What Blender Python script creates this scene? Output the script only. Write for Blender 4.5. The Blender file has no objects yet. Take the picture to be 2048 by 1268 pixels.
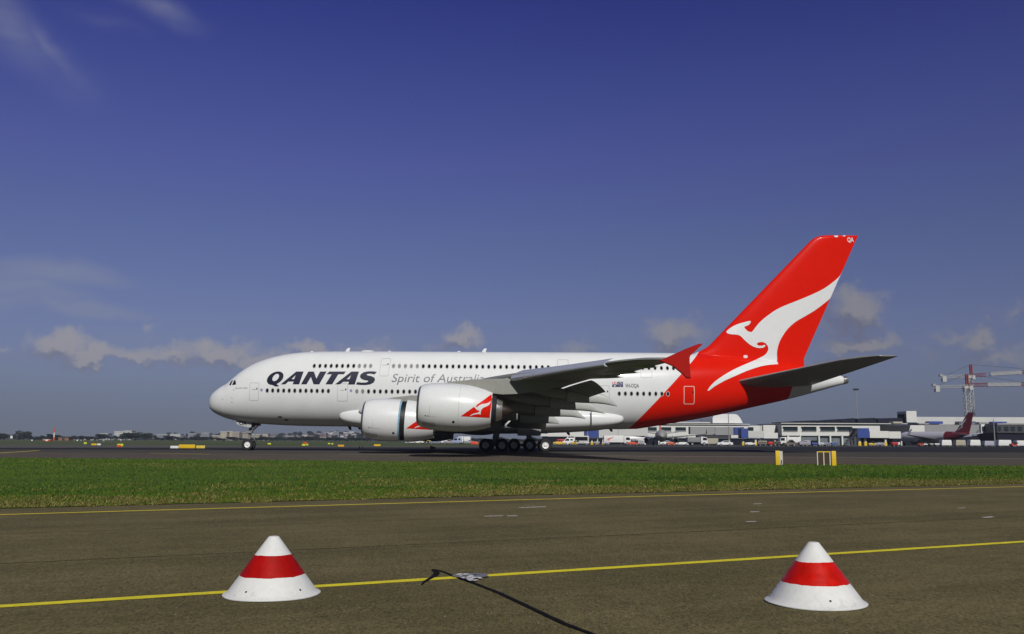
import bpy, bmesh, math, random
import numpy as np
from mathutils import Vector, Matrix
from mathutils.bvhtree import BVHTree
from mathutils.geometry import tessellate_polygon
random.seed(7)
SC = bpy.context.scene
COL = SC.collection
R = math.radians

# ------------------------------------------------------------------ camera
FPX = 1860.0                 # focal length in photo pixels (photo 2048 x 1268)
CAM_H = 1.2
PITCH = math.atan((881 - 634) / FPX)
ROLL = R(0.23)
Fv = Vector((0, math.cos(PITCH), math.sin(PITCH)))
R0 = Vector((1, 0, 0))
U0 = Vector((0, -math.sin(PITCH), math.cos(PITCH)))
Rv = R0 * math.cos(ROLL) + U0 * math.sin(ROLL)
Uv = -R0 * math.sin(ROLL) + U0 * math.cos(ROLL)
EYE = Vector((0, 0, CAM_H))
cd = bpy.data.cameras.new('camera')
cam = bpy.data.objects.new('camera', cd)
COL.objects.link(cam)
M4 = Matrix((Rv, Uv, -Fv)).transposed().to_4x4()
M4.translation = EYE
cam.matrix_world = M4
cd.sensor_width = 36
cd.lens = 36 * FPX / 2048
cd.clip_start = 0.1
cd.clip_end = 40000
SC.camera = cam

# ------------------------------------------------------------------ exposure
SC.view_settings.view_transform = 'Standard'
SC.view_settings.look = 'None'
SC.view_settings.exposure = 0.0
SC.view_settings.gamma = 1.0

# ------------------------------------------------------------------ sun
SUN_EL, SUN_AZ = R(37), math.atan2(0.20, -1.0)      # azimuth measured from +Y towards +X
sdir = Vector((math.sin(SUN_AZ) * math.cos(SUN_EL), math.cos(SUN_AZ) * math.cos(SUN_EL), math.sin(SUN_EL)))
sl = bpy.data.lights.new('sun', 'SUN')
sl.energy = 3.75
sl.angle = R(0.53)
sl.color = (1.0, 0.965, 0.915)
so = bpy.data.objects.new('sun', sl)
so.rotation_euler = sdir.to_track_quat('Z', 'Y').to_euler()
so.location = (30, -60, 80)
COL.objects.link(so)


def ray(px, py):
    return (Fv * FPX + Rv * (px - 1024) - Uv * (py - 634)).normalized()


# the runway is crowned: the ground falls away from its middle towards the camera
ZG = [(-1000, -.30), (26, -.30), (50, -.42), (70, -.40), (96, 0.0), (20000, 0.0)]


def zg(Y):
    for (ya, za), (yb, zb) in zip(ZG, ZG[1:]):
        if Y <= yb:
            return za + (zb - za) * max(0.0, (Y - ya)) / (yb - ya)
    return 0.0


def G(px, py, off=0.0):
    """point of the ground seen at a photo pixel"""
    d = ray(px, py)
    for (ya, za), (yb, zb) in zip(ZG, ZG[1:]):
        s_ = (zb - za) / (yb - ya)
        den_ = d.z - s_ * d.y
        if abs(den_) > 1e-9:
            t = (za + s_ * (0 - ya) - CAM_H) / den_
            if t > 0 and ya <= d.y * t <= yb:
                q_ = EYE + d * t
                q_.z += off
                return q_
    return EYE + d * (500 / d.y)


def P(px, py, Y):
    """point at distance Y seen at a photo pixel"""
    d = ray(px, py)
    return EYE + d * (Y / d.y)


def azel(px, py):
    d = ray(px, py)
    return math.atan2(d.x, d.y), math.asin(d.z)


# ------------------------------------------------------------------ world
W = bpy.data.worlds.new('World')
SC.world = W
W.use_nodes = True
nt = W.node_tree
nt.nodes.clear()


class NB:
    """small helper to write node graphs"""
    def __init__(s, t):
        s.t = t

    def n(s, typ, **kw):
        o = s.t.nodes.new(typ)
        for k, v in kw.items():
            setattr(o, k, v)
        return o

    def put(s, sock, v):
        if hasattr(v, 'is_output') or isinstance(v, bpy.types.NodeSocket):
            s.t.links.new(v, sock)
        else:
            sock.default_value = v

    def math(s, op, a, b=0.0, c=None, clamp=False):
        o = s.n('ShaderNodeMath', operation=op, use_clamp=clamp)
        s.put(o.inputs[0], a)
        s.put(o.inputs[1], b)
        if c is not None:
            s.put(o.inputs[2], c)
        return o.outputs[0]

    def vmath(s, op, a, b=(0, 0, 0), out=0):
        o = s.n('ShaderNodeVectorMath', operation=op)
        s.put(o.inputs[0], a)
        if len(o.inputs) > 1:
            s.put(o.inputs[1], b)
        return o.outputs[out]

    def mix(s, f, a, b, blend='MIX'):
        o = s.n('ShaderNodeMix', data_type='RGBA', blend_type=blend)
        s.put(o.inputs[0], f)
        s.put(o.inputs[6], a)
        s.put(o.inputs[7], b)
        return o.outputs[2]

    def noise(s, vec, scale=1.0, detail=3.0, rough=0.5, out=0, dist=0.0):
        o = s.n('ShaderNodeTexNoise')
        if vec is not None:
            s.put(o.inputs['Vector'], vec)
        o.inputs['Scale'].default_value = scale
        o.inputs['Detail'].default_value = detail
        o.inputs['Roughness'].default_value = rough
        o.inputs['Distortion'].default_value = dist
        return o.outputs[out]

    def ramp(s, f, lo, hi, a=0.0, b=1.0, smooth=True):
        o = s.n('ShaderNodeMapRange', interpolation_type='SMOOTHSTEP' if smooth else 'LINEAR')
        s.put(o.inputs[0], f)
        o.inputs[1].default_value = lo
        o.inputs[2].default_value = hi
        o.inputs[3].default_value = a
        o.inputs[4].default_value = b
        return o.outputs[0]


def c4(c):
    return (c[0], c[1], c[2], 1.0)


b = NB(nt)
tc = b.n('ShaderNodeTexCoord')
sky = b.n('ShaderNodeTexSky', sky_type='NISHITA', sun_disc=False)
sky.sun_elevation = SUN_EL
sky.sun_rotation = SUN_AZ
sky.altitude = 20
sky.air_density = 1.0
sky.dust_density = 0.3
sky.ozone_density = 2.5
sx = b.n('ShaderNodeSeparateXYZ')
nt.links.new(tc.outputs['Generated'], sx.inputs[0])
az = b.math('ARCTAN2', sx.outputs[0], sx.outputs[1])
el = b.math('ARCSINE', sx.outputs[2])
cmb = b.n('ShaderNodeCombineXYZ')
b.put(cmb.inputs[0], az)
b.put(cmb.inputs[1], el)
AE = cmb.outputs[0]
# the polarised, deep violet-blue of this sky: a tint and gain on the daylight sky
elc = b.math('MAXIMUM', el, 0.0)
tr = b.n('ShaderNodeValToRGB')
b.put(tr.inputs[0], b.math('DIVIDE', elc, 0.5))
stops = [(0.0037, (.255, .310, .53)), (.0175, (.245, .290, .510)), (.0494, (.325, .340, .535)), (.0858, (.420, .385, .585)), (.1245, (.462, .407, .61)),
         (.2104, (.462, .408, .645)), (.2951, (.455, .364, .740)), (.3775, (.365, .308, .755)), (.4576, (.250, .225, .715))]
cr = tr.color_ramp
cr.elements[0].position, cr.elements[0].color = stops[0][0] / .5, c4(stops[0][1])
cr.elements[1].position, cr.elements[1].color = stops[-1][0] / .5, c4(stops[-1][1])
for p_, c_ in stops[1:-1]:
    e_ = cr.elements.new(p_ / .5)
    e_.color = c4(c_)
# a little darker towards the right, and dimmed behind the camera to cut fill
side = b.math('MULTIPLY', b.ramp(az, -0.55, 0.6, 1.05, 0.90), b.ramp(sx.outputs[1], -0.35, 0.45, 0.30, 1.0))
tint = b.vmath('SCALE', tr.outputs[0])
nt.links.new(side, tint.node.inputs[3])
skyc = b.mix(1.0, sky.outputs[0], tint, 'MULTIPLY')
# warp for fluffy cloud edges
w1 = b.noise(AE, 26, 4, 0.6, out=1)
w2 = b.noise(AE, 90, 3, 0.6, out=1)
off1 = b.vmath('SCALE', b.vmath('SUBTRACT', w1, (0.5, 0.5, 0.5)))
off1.node.inputs[3].default_value = 0.055
off2 = b.vmath('SCALE', b.vmath('SUBTRACT', w2, (0.5, 0.5, 0.5)))
off2.node.inputs[3].default_value = 0.018
AEw = b.vmath('ADD', b.vmath('ADD', AE, off1), off2)


def cloud(vec, px, py, rx, ry, k=1.0, rot=0.0):
    """soft ellipse of cloud round a direction; rx, ry in photo pixels"""
    a, e = azel(px, py)
    v = b.vmath('SUBTRACT', vec, (a, e, 0))
    if rot:
        r_ = b.n('ShaderNodeVectorRotate', rotation_type='Z_AXIS')
        b.put(r_.inputs['Vector'], v)
        r_.inputs['Angle'].default_value = -rot
        v = r_.outputs[0]
    v = b.vmath('MULTIPLY', v, (FPX / rx, FPX / ry, 0))
    L = b.vmath('LENGTH', v, out=1)
    return b.math('MULTIPLY', b.math('SUBTRACT', 1.0, L, clamp=True), k)


def many(vec, lst):
    acc = None
    for c in lst:
        m = cloud(vec, *c)
        acc = m if acc is None else b.math('MAXIMUM', acc, m)
    return acc


CUM = [  # low cumulus: photo pixel, radii, weight
    (118, 690, 60, 42, 1.0), (180, 708, 90, 32, 1.0), (265, 716, 90, 26, .85), (345, 716, 120, 34, .80),
    (440, 705, 100, 40, .92), (505, 726, 85, 28, .8), (570, 712, 80, 24, .6), (625, 696, 80, 26, .92), (745, 700, 100, 26, .5),
    (925, 672, 66, 38, .92), (900, 690, 90, 20, .5), (1150, 690, 60, 24, .5), (1215, 660, 50, 22, .22), (1345, 672, 78, 48, .95),
    (1720, 618, 66, 52, 1.0), (1700, 650, 90, 34, .6), (1715, 686, 105, 30, .95), (1690, 725, 150, 30, .4),
    (1950, 678, 48, 30, .85), (1900, 664, 80, 26, .5), (1990, 710, 120, 34, .55), (2035, 632, 70, 36, .4), (1860, 700, 110, 22, .35), (300, 655, 26, 14, .45), (15, 705, 40, 18, .5)]
CIR = [  # thin high streaks
    (30, 30, 240, 80, .62, -0.62), (120, 80, 150, 34, .60, -0.85), (315, 8, 130, 42, .58, -0.35), (220, 20, 110, 30, .25, -.3),
    (110, 545, 190, 30, 1.0, 0.05), (60, 575, 150, 34, .75, -.1), (170, 608, 165, 20, 1.0, -0.04), (30, 600, 120, 26, .6, .0),
    (300, 670, 220, 40, .35, 0.0), (700, 690, 200, 30, .25, 0.0)]
mc = many(AEw, CUM)
fb = b.noise(AE, 60, 5, 0.62)
dens = b.ramp(b.math('ADD', mc, b.math('MULTIPLY', b.math('SUBTRACT', fb, 0.5), 0.60)), 0.04, 0.74)
dens = b.math('MULTIPLY', dens, b.ramp(mc, 0.0, 0.12))
ms = b.n('ShaderNodeMapping')
nt.links.new(AE, ms.inputs[0])
ms.inputs['Rotation'].default_value = (0, 0, 0.35)
ms.inputs['Scale'].default_value = (5, 26, 1)
fs = b.noise(ms.outputs[0], 1.6, 5, 0.6, dist=0.6)
off3 = b.vmath('SCALE', b.vmath('SUBTRACT', b.noise(AE, 9, 3, 0.5, out=1), (0.5, 0.5, 0.5)))
off3.node.inputs[3].default_value = 0.07
mci = many(b.vmath('ADD', AE, off3), CIR)
dc = b.math('MULTIPLY', b.ramp(mci, 0.0, 0.85), b.ramp(fs, 0.2, 0.8, 0.5, 1.0))
# cloud light: sunlit cream tops over grey-lilac bases (self shadow from a second sample lower down)
mlow = many(b.vmath('ADD', AEw, (0.006, 0.014, 0)), CUM)
lit = b.ramp(b.math('SUBTRACT', mc, mlow), -0.25, 0.30)
ccol = b.mix(lit, (2.5, 2.5, 3.3, 1), (4.9, 4.7, 4.8, 1))
cs = b.vmath('SCALE', ccol)
nt.links.new(b.ramp(az, -0.2, 0.35, 1.0, 0.74), cs.node.inputs[3])
ccol = cs
sk2 = b.mix(b.math('MULTIPLY', dc, 0.56), skyc, (3.4, 3.7, 4.8, 1))
sk3 = b.mix(b.math('MULTIPLY', dens, 0.78), sk2, ccol)
bg = b.n('ShaderNodeBackground')
bg.inputs[1].default_value = 0.075
nt.links.new(sk3, bg.inputs[0])
wo = b.n('ShaderNodeOutputWorld')
nt.links.new(bg.outputs[0], wo.inputs[0])

# ------------------------------------------------------------------ materials
MATS = {}


def mat(name, col, rough=0.55, metal=0.0, var=0.10, scale=2.0, coat=0.0, bump=0.0, bscale=40.0, spec=0.5):
    if name in MATS:
        return MATS[name]
    m = bpy.data.materials.new(name)
    m.use_nodes = True
    t = m.node_tree
    bs = t.nodes['Principled BSDF']
    q = NB(t)
    co = q.n('ShaderNodeTexCoord').outputs['Object']
    n1 = q.noise(co, scale, 4, 0.6)
    k = q.ramp(n1, 0.25, 0.75, 1 - var, 1 + var, smooth=False)
    cc = q.vmath('SCALE', tuple(col))
    q.t.links.new(k, cc.node.inputs[3])
    t.links.new(cc, bs.inputs['Base Color'])
    bs.inputs['Metallic'].default_value = metal
    n2 = q.noise(co, scale * 3.1, 3, 0.5)
    t.links.new(q.ramp(n2, 0.3, 0.7, max(0.02, rough - 0.06), min(1, rough + 0.06), smooth=False), bs.inputs['Roughness'])
    bs.inputs['Specular IOR Level'].default_value = spec
    if coat:
        bs.inputs['Coat Weight'].default_value = coat
        bs.inputs['Coat Roughness'].default_value = 0.06
    if bump:
        bp = q.n('ShaderNodeBump')
        bp.inputs['Strength'].default_value = bump
        bp.inputs['Distance'].default_value = 0.02
        t.links.new(q.noise(co, bscale, 4, 0.6), bp.inputs['Height'])
        t.links.new(bp.outputs[0], bs.inputs['Normal'])
    MATS[name] = m
    return m


WHITE = mat('white_paint', (0.685, 0.705, 0.705), 0.32, var=0.03, coat=0.2, spec=.35)
RED = mat('red_paint', (0.66, 0.010, 0.0005), 0.3, var=0.04, coat=0.15, spec=.25)
DKRED = mat('fence_red_paint', (0.36, 0.006, 0.002), 0.45, var=0.05, spec=0.12)
NAVY = mat('navy_lettering', (0.008, 0.010, 0.030), 0.5, var=0.05, spec=.25)
GREYLET = mat('grey_lettering', (0.13, 0.135, 0.165), 0.4, var=0.05)
LINE = mat('seam_grey', (0.42, 0.42, 0.42), 0.5, var=0.05)
WGREY = mat('wing_grey', (0.21, 0.22, 0.205), 0.42, var=0.07, scale=0.8)
SLATM = mat('slat_metal', (0.50, 0.53, 0.60), 0.32, metal=0.35, var=0.06)
FLAPG = mat('flap_grey', (0.30, 0.32, 0.29), 0.45, var=0.08, scale=1.2)
POD = mat('fairing_grey', (0.42, 0.44, 0.42), 0.45, var=0.07)
STAB = mat('stabiliser_grey', (0.22, 0.225, 0.21), 0.4, var=0.10, scale=0.9)
METAL = mat('bare_metal', (0.62, 0.60, 0.57), 0.25, metal=0.9, var=0.08)
LIPM = mat('inlet_lip_metal', (0.30, 0.30, 0.32), 0.3, metal=0.8, var=0.08)
PYL = mat('pylon_grey', (0.25, 0.255, 0.23), 0.45, var=0.08)
HOT = mat('heat_stained_metal', (0.16, 0.12, 0.10), 0.35, metal=0.9, var=0.25)
DARK = mat('dark_void', (0.008, 0.009, 0.011), 0.6, var=0.2)
TYRE = mat('tyre_rubber', (0.014, 0.014, 0.015), 0.8, var=0.2, bump=0.3)
RIM = mat('wheel_hub_white', (0.70, 0.70, 0.70), 0.4, var=0.08)
STRUT = mat('gear_grey', (0.24, 0.245, 0.25), 0.4, metal=0.2, var=0.12)
GLASS = mat('dark_glass', (0.010, 0.012, 0.016), 0.08, var=0.15)
SHADE = mat('window_shade', (0.20, 0.20, 0.20), 0.4, var=0.1)
RING = mat('window_ring', (0.46, 0.46, 0.45), 0.4, var=0.05)
CASC = mat('cascade_dark', (0.012, 0.014, 0.018), 0.5, var=0.3, scale=8)
CASB = mat('cascade_edge_blue', (0.24, 0.42, 0.55), 0.4, var=0.3, scale=6)

# ------------------------------------------------------------------ mesh helpers


class MB:
    def __init__(s):
        s.v, s.f, s.m = [], [], []

    def add(s, vs, fs, mi=0):
        o = len(s.v)
        s.v += [tuple(x) for x in vs]
        s.f += [tuple(i + o for i in f) for f in fs]
        s.m += [mi] * len(fs)
        return s

    def box(s, x0, x1, y0, y1, z0, z1, mi=0, taper=0.0):
        t = taper
        vs = [(x0, y0, z0), (x1, y0, z0), (x1, y1, z0), (x0, y1, z0),
              (x0 + t, y0 + t, z1), (x1 - t, y0 + t, z1), (x1 - t, y1 - t, z1), (x0 + t, y1 - t, z1)]
        return s.add(vs, [(0, 3, 2, 1), (4, 5, 6, 7), (0, 1, 5, 4), (1, 2, 6, 5), (2, 3, 7, 6), (3, 0, 4, 7)], mi)

    def loft(s, rings, mi=0, cap=True, closed=True):
        n = len(rings[0])
        vs = [p for r in rings for p in r]
        fs = []
        for i in range(len(rings) - 1):
            for j in range(n if closed else n - 1):
                k = (j + 1) % n
                fs.append((i * n + j, i * n + k, (i + 1) * n + k, (i + 1) * n + j))
        if cap and closed:
            fs.append(tuple(range(n - 1, -1, -1)))
            o = (len(rings) - 1) * n
            fs.append(tuple(o + j for j in range(n)))
        return s.add(vs, fs, mi)

    def tube(s, pts, rad, n=10, mi=0):
        pts = [Vector(p) for p in pts]
        if not hasattr(rad, '__len__'):
            rad = [rad] * len(pts)
        rings = []
        for i, p in enumerate(pts):
            d = (pts[min(i + 1, len(pts) - 1)] - pts[max(i - 1, 0)]).normalized()
            a = d.orthogonal().normalized() if abs(d.z) > 0.95 else d.cross(Vector((0, 0, 1))).normalized()
            c = d.cross(a)
            rings.append([p + (a * math.cos(2 * math.pi * j / n) + c * math.sin(2 * math.pi * j / n)) * rad[i] for j in range(n)])
        return s.loft(rings, mi)

    def lathe(s, prof, org=(0, 0, 0), axis='x', n=48, mi=0, mis=None, tilt=0.0):
        """prof: (along, radius) pairs. mis: a material index per band"""
        org = Vector(org)
        ct, st = math.cos(tilt), math.sin(tilt)
        vs, fs, ms = [], [], []
        for (a, r) in prof:
            for j in range(n):
                th = 2 * math.pi * j / n
                if axis == 'x':
                    x, y, z = a, r * math.cos(th), r * math.sin(th)
                    x, z = x * ct + z * st, -x * st + z * ct
                elif axis == 'y':
                    x, y, z = r * math.cos(th), a, r * math.sin(th)
                else:
                    x, y, z = r * math.cos(th), r * math.sin(th), a
                vs.append(org + Vector((x, y, z)))
        for i in range(len(prof) - 1):
            for j in range(n):
                k = (j + 1) % n
                fs.append((i * n + j, i * n + k, (i + 1) * n + k, (i + 1) * n + j))
                ms.append(mis[i] if mis else mi)
        o = len(s.v)
        s.v += [tuple(x) for x in vs]
        s.f += [tuple(i + o for i in f) for f in fs]
        s.m += ms
        return s

    def prism(s, poly, y0, y1, mi=0):
        """poly in (x,z), extruded along y"""
        n = len(poly)
        vs = [(p[0], y0, p[1]) for p in poly] + [(p[0], y1, p[1]) for p in poly]
        fs = [tuple(range(n)), tuple(range(2 * n - 1, n - 1, -1))]
        fs += [(i, i + n, (i + 1) % n + n, (i + 1) % n) for i in range(n)]
        return s.add(vs, fs, mi)

    def build(s, name, mats, parent=None, smooth=True, angle=35, weld=False, bevel=0.0):
        me = bpy.data.meshes.new(name)
        me.from_pydata(s.v, [], s.f)
        for m in (mats if isinstance(mats, (list, tuple)) else [mats]):
            me.materials.append(m)
        me.polygons.foreach_set('material_index', s.m)
        bm = bmesh.new()
        bm.from_mesh(me)
        if weld:
            bmesh.ops.remove_doubles(bm, verts=bm.verts, dist=1e-4)
        bmesh.ops.recalc_face_normals(bm, faces=bm.faces)
        if bevel:
            bmesh.ops.bevel(bm, geom=[e for e in bm.edges if e.is_manifold and e.calc_face_angle(0) > 0.5], offset=bevel, segments=2, affect='EDGES', profile=0.6)
        bm.to_mesh(me)
        bm.free()
        if smooth:
            me.polygons.foreach_set('use_smooth', [True] * len(me.polygons))
            me.set_sharp_from_angle(angle=R(angle))
        me.update()
        o = bpy.data.objects.new(name, me)
        COL.objects.link(o)
        if parent is not None:
            o.parent = parent
        return o


def tag(o, label=None, cat=None, group=None, kind=None):
    for k, v in (('label', label), ('category', cat), ('group', group), ('kind', kind)):
        if v:
            o[k] = v
    return o


def thing(name, label, cat, loc=(0, 0, 0), rotz=0.0, group=None):
    o = bpy.data.objects.new(name, None)
    o.empty_display_size = 0.3
    o.location = loc
    o.rotation_euler = (0, 0, rotz)
    COL.objects.link(o)
    return tag(o, label, cat, group)


def dup(root, loc=None, rotz=None, label=None, scale=None):
    def cp(o, par):
        c = o.copy()
        COL.objects.link(c)
        if par is not None:
            c.parent = par
        for ch in list(o.children):
            cp(ch, c)
        return c
    r = cp(root, None)
    if loc is not None:
        r.location = loc
    if rotz is not None:
        r.rotation_euler = (0, 0, rotz)
    if label:
        r['label'] = label
    if scale is not None:
        r.scale = scale
    return r


def pchip(xs, ys):
    """monotone cubic through points, as a function of an array"""
    x, y = np.asarray(xs, float), np.asarray(ys, float)
    h = np.diff(x)
    d = np.diff(y) / h
    m = np.zeros_like(y)
    m[0], m[-1] = d[0], d[-1]
    for i in range(1, len(x) - 1):
        if d[i - 1] * d[i] > 0:
            w1_, w2_ = 2 * h[i] + h[i - 1], h[i] + 2 * h[i - 1]
            m[i] = (w1_ + w2_) / (w1_ / d[i - 1] + w2_ / d[i])

    def f(t):
        t = np.clip(np.asarray(t, float), x[0], x[-1])
        i = np.clip(np.searchsorted(x, t) - 1, 0, len(x) - 2)
        u = (t - x[i]) / h[i]
        return ((2 * u**3 - 3 * u**2 + 1) * y[i] + (u**3 - 2 * u**2 + u) * h[i] * m[i]
                + (-2 * u**3 + 3 * u**2) * y[i + 1] + (u**3 - u**2) * h[i] * m[i + 1])
    return f

# ------------------------------------------------------------------ the ground


def sheet(name, pts, m, z=None, label=None):
    """a flat sheet laid on the gently sloping ground"""
    vs = [(p[0], p[1], z if z is not None else p[2]) for p in pts]
    o = MB().add(vs, [tuple(range(len(vs)))]).build(name, m, smooth=False)
    bm = bmesh.new()
    bm.from_mesh(o.data)
    for yb, _ in ZG[1:-1]:
        bmesh.ops.bisect_plane(bm, geom=bm.verts[:] + bm.edges[:] + bm.faces[:], plane_co=(0, yb, 0), plane_no=(0, 1, 0), dist=1e-5)
    for v in bm.verts:
        v.co.z += zg(v.co.y)
    bm.to_mesh(o.data)
    bm.free()
    return tag(o, kind='structure')


def asphalt(name, c0, c1, streak=(1, 0), speck=1.0, dark=0.0):
    m = bpy.data.materials.new(name)
    m.use_nodes = True
    t = m.node_tree
    bs = t.nodes['Principled BSDF']
    q = NB(t)
    co = q.n('ShaderNodeTexCoord').outputs['Object']
    ang = math.atan2(streak[1], streak[0])
    mp = q.n('ShaderNodeMapping')
    t.links.new(co, mp.inputs[0])
    mp.inputs['Rotation'].default_value = (0, 0, -ang)
    big = q.noise(co, 0.35, 5, 0.6)
    ms_ = q.n('ShaderNodeMapping')
    t.links.new(mp.outputs[0], ms_.inputs[0])
    ms_.inputs['Scale'].default_value = (0.05, 1.3, 1)
    st = q.noise(ms_.outputs[0], 1.0, 4, 0.6)
    f = q.math('ADD', q.math('MULTIPLY', big, 0.6), q.math('MULTIPLY', st, 0.5))
    base = q.mix(q.ramp(f, 0.42, 0.68), c4(c0), c4(c1))
    ma = q.n('ShaderNodeMapping')
    t.links.new(co, ma.inputs[0])
    ma.inputs['Scale'].default_value = (1.0, 0.36, 1.0)
    an_ = ma.outputs[0]
    fine = q.noise(an_, 62, 2, 0.5)
    fin2 = q.noise(an_, 24, 3, 0.6)
    fin3 = q.noise(co, 3.2, 4, 0.7)
    k = q.math('ADD', q.ramp(fine, 0.3, 0.7, 1 - 0.42 * speck, 1 + 0.42 * speck, False), q.ramp(fin2, 0.3, 0.7, -0.14 * speck, 0.14 * speck, False))
    k = q.math('ADD', k, q.ramp(fin3, 0.3, 0.7, -0.11 * speck, 0.11 * speck, False))
    sc_ = q.vmath('SCALE', base)
    t.links.new(k, sc_.node.inputs[3])
    col = sc_
    # pale chips and dark flecks painted in as shadows of the aggregate
    vo = q.n('ShaderNodeTexVoronoi')
    t.links.new(an_, vo.inputs['Vector'])
    vo.inputs['Scale'].default_value = 30
    sepc = q.n('ShaderNodeSeparateColor')
    t.links.new(vo.outputs['Color'], sepc.inputs[0])
    chip = q.math('MULTIPLY', q.math('GREATER_THAN', sepc.outputs[0], 0.93), q.math('LESS_THAN', vo.outputs['Distance'], 0.24))
    col = q.mix(q.math('MULTIPLY', chip, 0.75 * speck), col, (0.27, 0.245, 0.19, 1))
    shade_fleck = q.math('MULTIPLY', q.math('GREATER_THAN', sepc.outputs[1], 0.90), q.math('LESS_THAN', vo.outputs['Distance'], 0.36))
    col = q.mix(q.math('MULTIPLY', shade_fleck, 0.55 * speck), col, (0.020, 0.017, 0.012, 1))
    # scattered oil spots
    v2 = q.n('ShaderNodeTexVoronoi')
    wv = q.vmath('ADD', co, q.vmath('SCALE', q.noise(co, 9, 2, 0.5, out=1)))
    wv.node.inputs[1].links[0].from_node.inputs[3].default_value = 0.13
    t.links.new(wv, v2.inputs['Vector'])
    v2.inputs['Scale'].default_value = 1.4
    s2 = q.n('ShaderNodeSeparateColor')
    t.links.new(v2.outputs['Color'], s2.inputs[0])
    spot = q.math('MULTIPLY', q.ramp(v2.outputs['Distance'], 0.03, 0.085, 1, 0), q.math('GREATER_THAN', s2.outputs[0], 0.62))
    col = q.mix(q.math('MULTIPLY', spot, 0.72), col, (0.022, 0.019, 0.014, 1))
    t.links.new(col, bs.inputs['Base Color'])
    bs.inputs['Roughness'].default_value = 0.92
    bs.inputs['Specular IOR Level'].default_value = 0.22
    bp = q.n('ShaderNodeBump')
    bp.inputs['Strength'].default_value = 0.45
    bp.inputs['Distance'].default_value = 0.006
    t.links.new(q.math('ADD', fine, fin2), bp.inputs['Height'])
    t.links.new(bp.outputs[0], bs.inputs['Normal'])
    return m


def grass_mat(name, cols, dry=0.5, scale=0.5):
    m = bpy.data.materials.new(name)
    m.use_nodes = True
    t = m.node_tree
    bs = t.nodes['Principled BSDF']
    q = NB(t)
    co = q.n('ShaderNodeTexCoord').outputs['Object']
    n1 = q.noise(co, scale, 6, 0.65)
    n2 = q.noise(co, scale * 7, 4, 0.7)
    n3 = q.noise(co, 22, 3, 0.7)
    a = q.mix(q.ramp(n1, 0.35, 0.65), c4(cols[0]), c4(cols[1]))
    a = q.mix(q.math('MULTIPLY', q.ramp(n2, 0.52, 0.75), dry), a, c4(cols[2]))
    k = q.ramp(n3, 0.3, 0.7, 0.7, 1.3, False)
    s_ = q.vmath('SCALE', a)
    t.links.new(k, s_.node.inputs[3])
    t.links.new(s_, bs.inputs['Base Color'])
    bs.inputs['Roughness'].default_value = 0.95
    bs.inputs['Specular IOR Level'].default_value = 0.1
    return m


edgeL, edgeR = G(0, 1017.5), G(2048, 967.6)          # near edge of the verge
edgeL.z = edgeR.z = 0
edir = (edgeR - edgeL).normalized()
nA, nB = edgeL - edir * 60, edgeR + edir * 60
fL, fR = G(0, 915.5), G(2048, 932)                   # far edge of the verge
fL.z = fR.z = 0
fdir = (fR - fL).normalized()
fA, fB = fL - fdir * 90, fR + fdir * 60
# long straight lines of the far pavements, from photo pixels
wL, wR = G(680, 908), G(2048, 917.3)
ASC = (CAM_H + .30) / CAM_H        # things measured on the near apron grow with the eye height above it
wL.z = wR.z = 0
wdir = (wR - wL).normalized()

A_NEAR = asphalt('apron_asphalt', (0.092, 0.0775, 0.029), (0.134, 0.112, 0.046), (edir.x, edir.y))
A_SHOULD = asphalt('shoulder_asphalt', (0.074, 0.061, 0.044), (0.096, 0.080, 0.058), (fdir.x, fdir.y), 0.5)
A_RUN = asphalt('runway_asphalt', (0.050, 0.046, 0.036), (0.068, 0.062, 0.048), (wdir.x, wdir.y), 0.4)
A_DARK = asphalt('dark_asphalt', (0.013, 0.013, 0.013), (0.020, 0.020, 0.019), (1, 0), 0.4)
A_FAR = asphalt('far_asphalt', (0.075, 0.075, 0.066), (0.10, 0.10, 0.09), (1, 0), 0.3)
A_APRON = asphalt('terminal_apron', (0.045, 0.048, 0.045), (0.065, 0.068, 0.062), (1, 0), 0.3)
G_FAR = grass_mat('far_grass', [(0.060, 0.085, 0.032), (0.090, 0.105, 0.048), (0.14, 0.125, 0.065)], 0.6, 0.02)
G_VERGE = grass_mat('verge_soil_grass', [(0.046, 0.092, 0.010), (0.078, 0.122, 0.015), (0.120, 0.116, 0.028)], 0.6, 0.22)

S = 9000
sheet('ground', [(-S, -400, -.03), (S, -400, -.03), (S, 14000, -.03), (-S, 14000, -.03)], G_FAR)
# where the two edges of the verge meet, far to the right of the view
den = edir.x * fdir.y - edir.y * fdir.x
tq = ((fL.x - edgeL.x) * fdir.y - (fL.y - edgeL.y) * fdir.x) / den
XC = edgeL + edir * tq
sheet('apron', [(-160, -60, 0), (160, -60, 0), (160, XC.y, 0), (XC.x, XC.y, 0), (nA.x, nA.y, 0), (-160, nA.y, 0)], A_NEAR)
b0 = lambda x: fL.y + (x - fL.x) * fdir.y / fdir.x
b1 = lambda x: wL.y + (x - wL.x) * wdir.y / wdir.x


def band(name, lo, hi, m, z):
    sheet(name, [(p[0], p[1], z) for p in lo] + [(p[0], p[1], z) for p in reversed(hi)], m)


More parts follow.
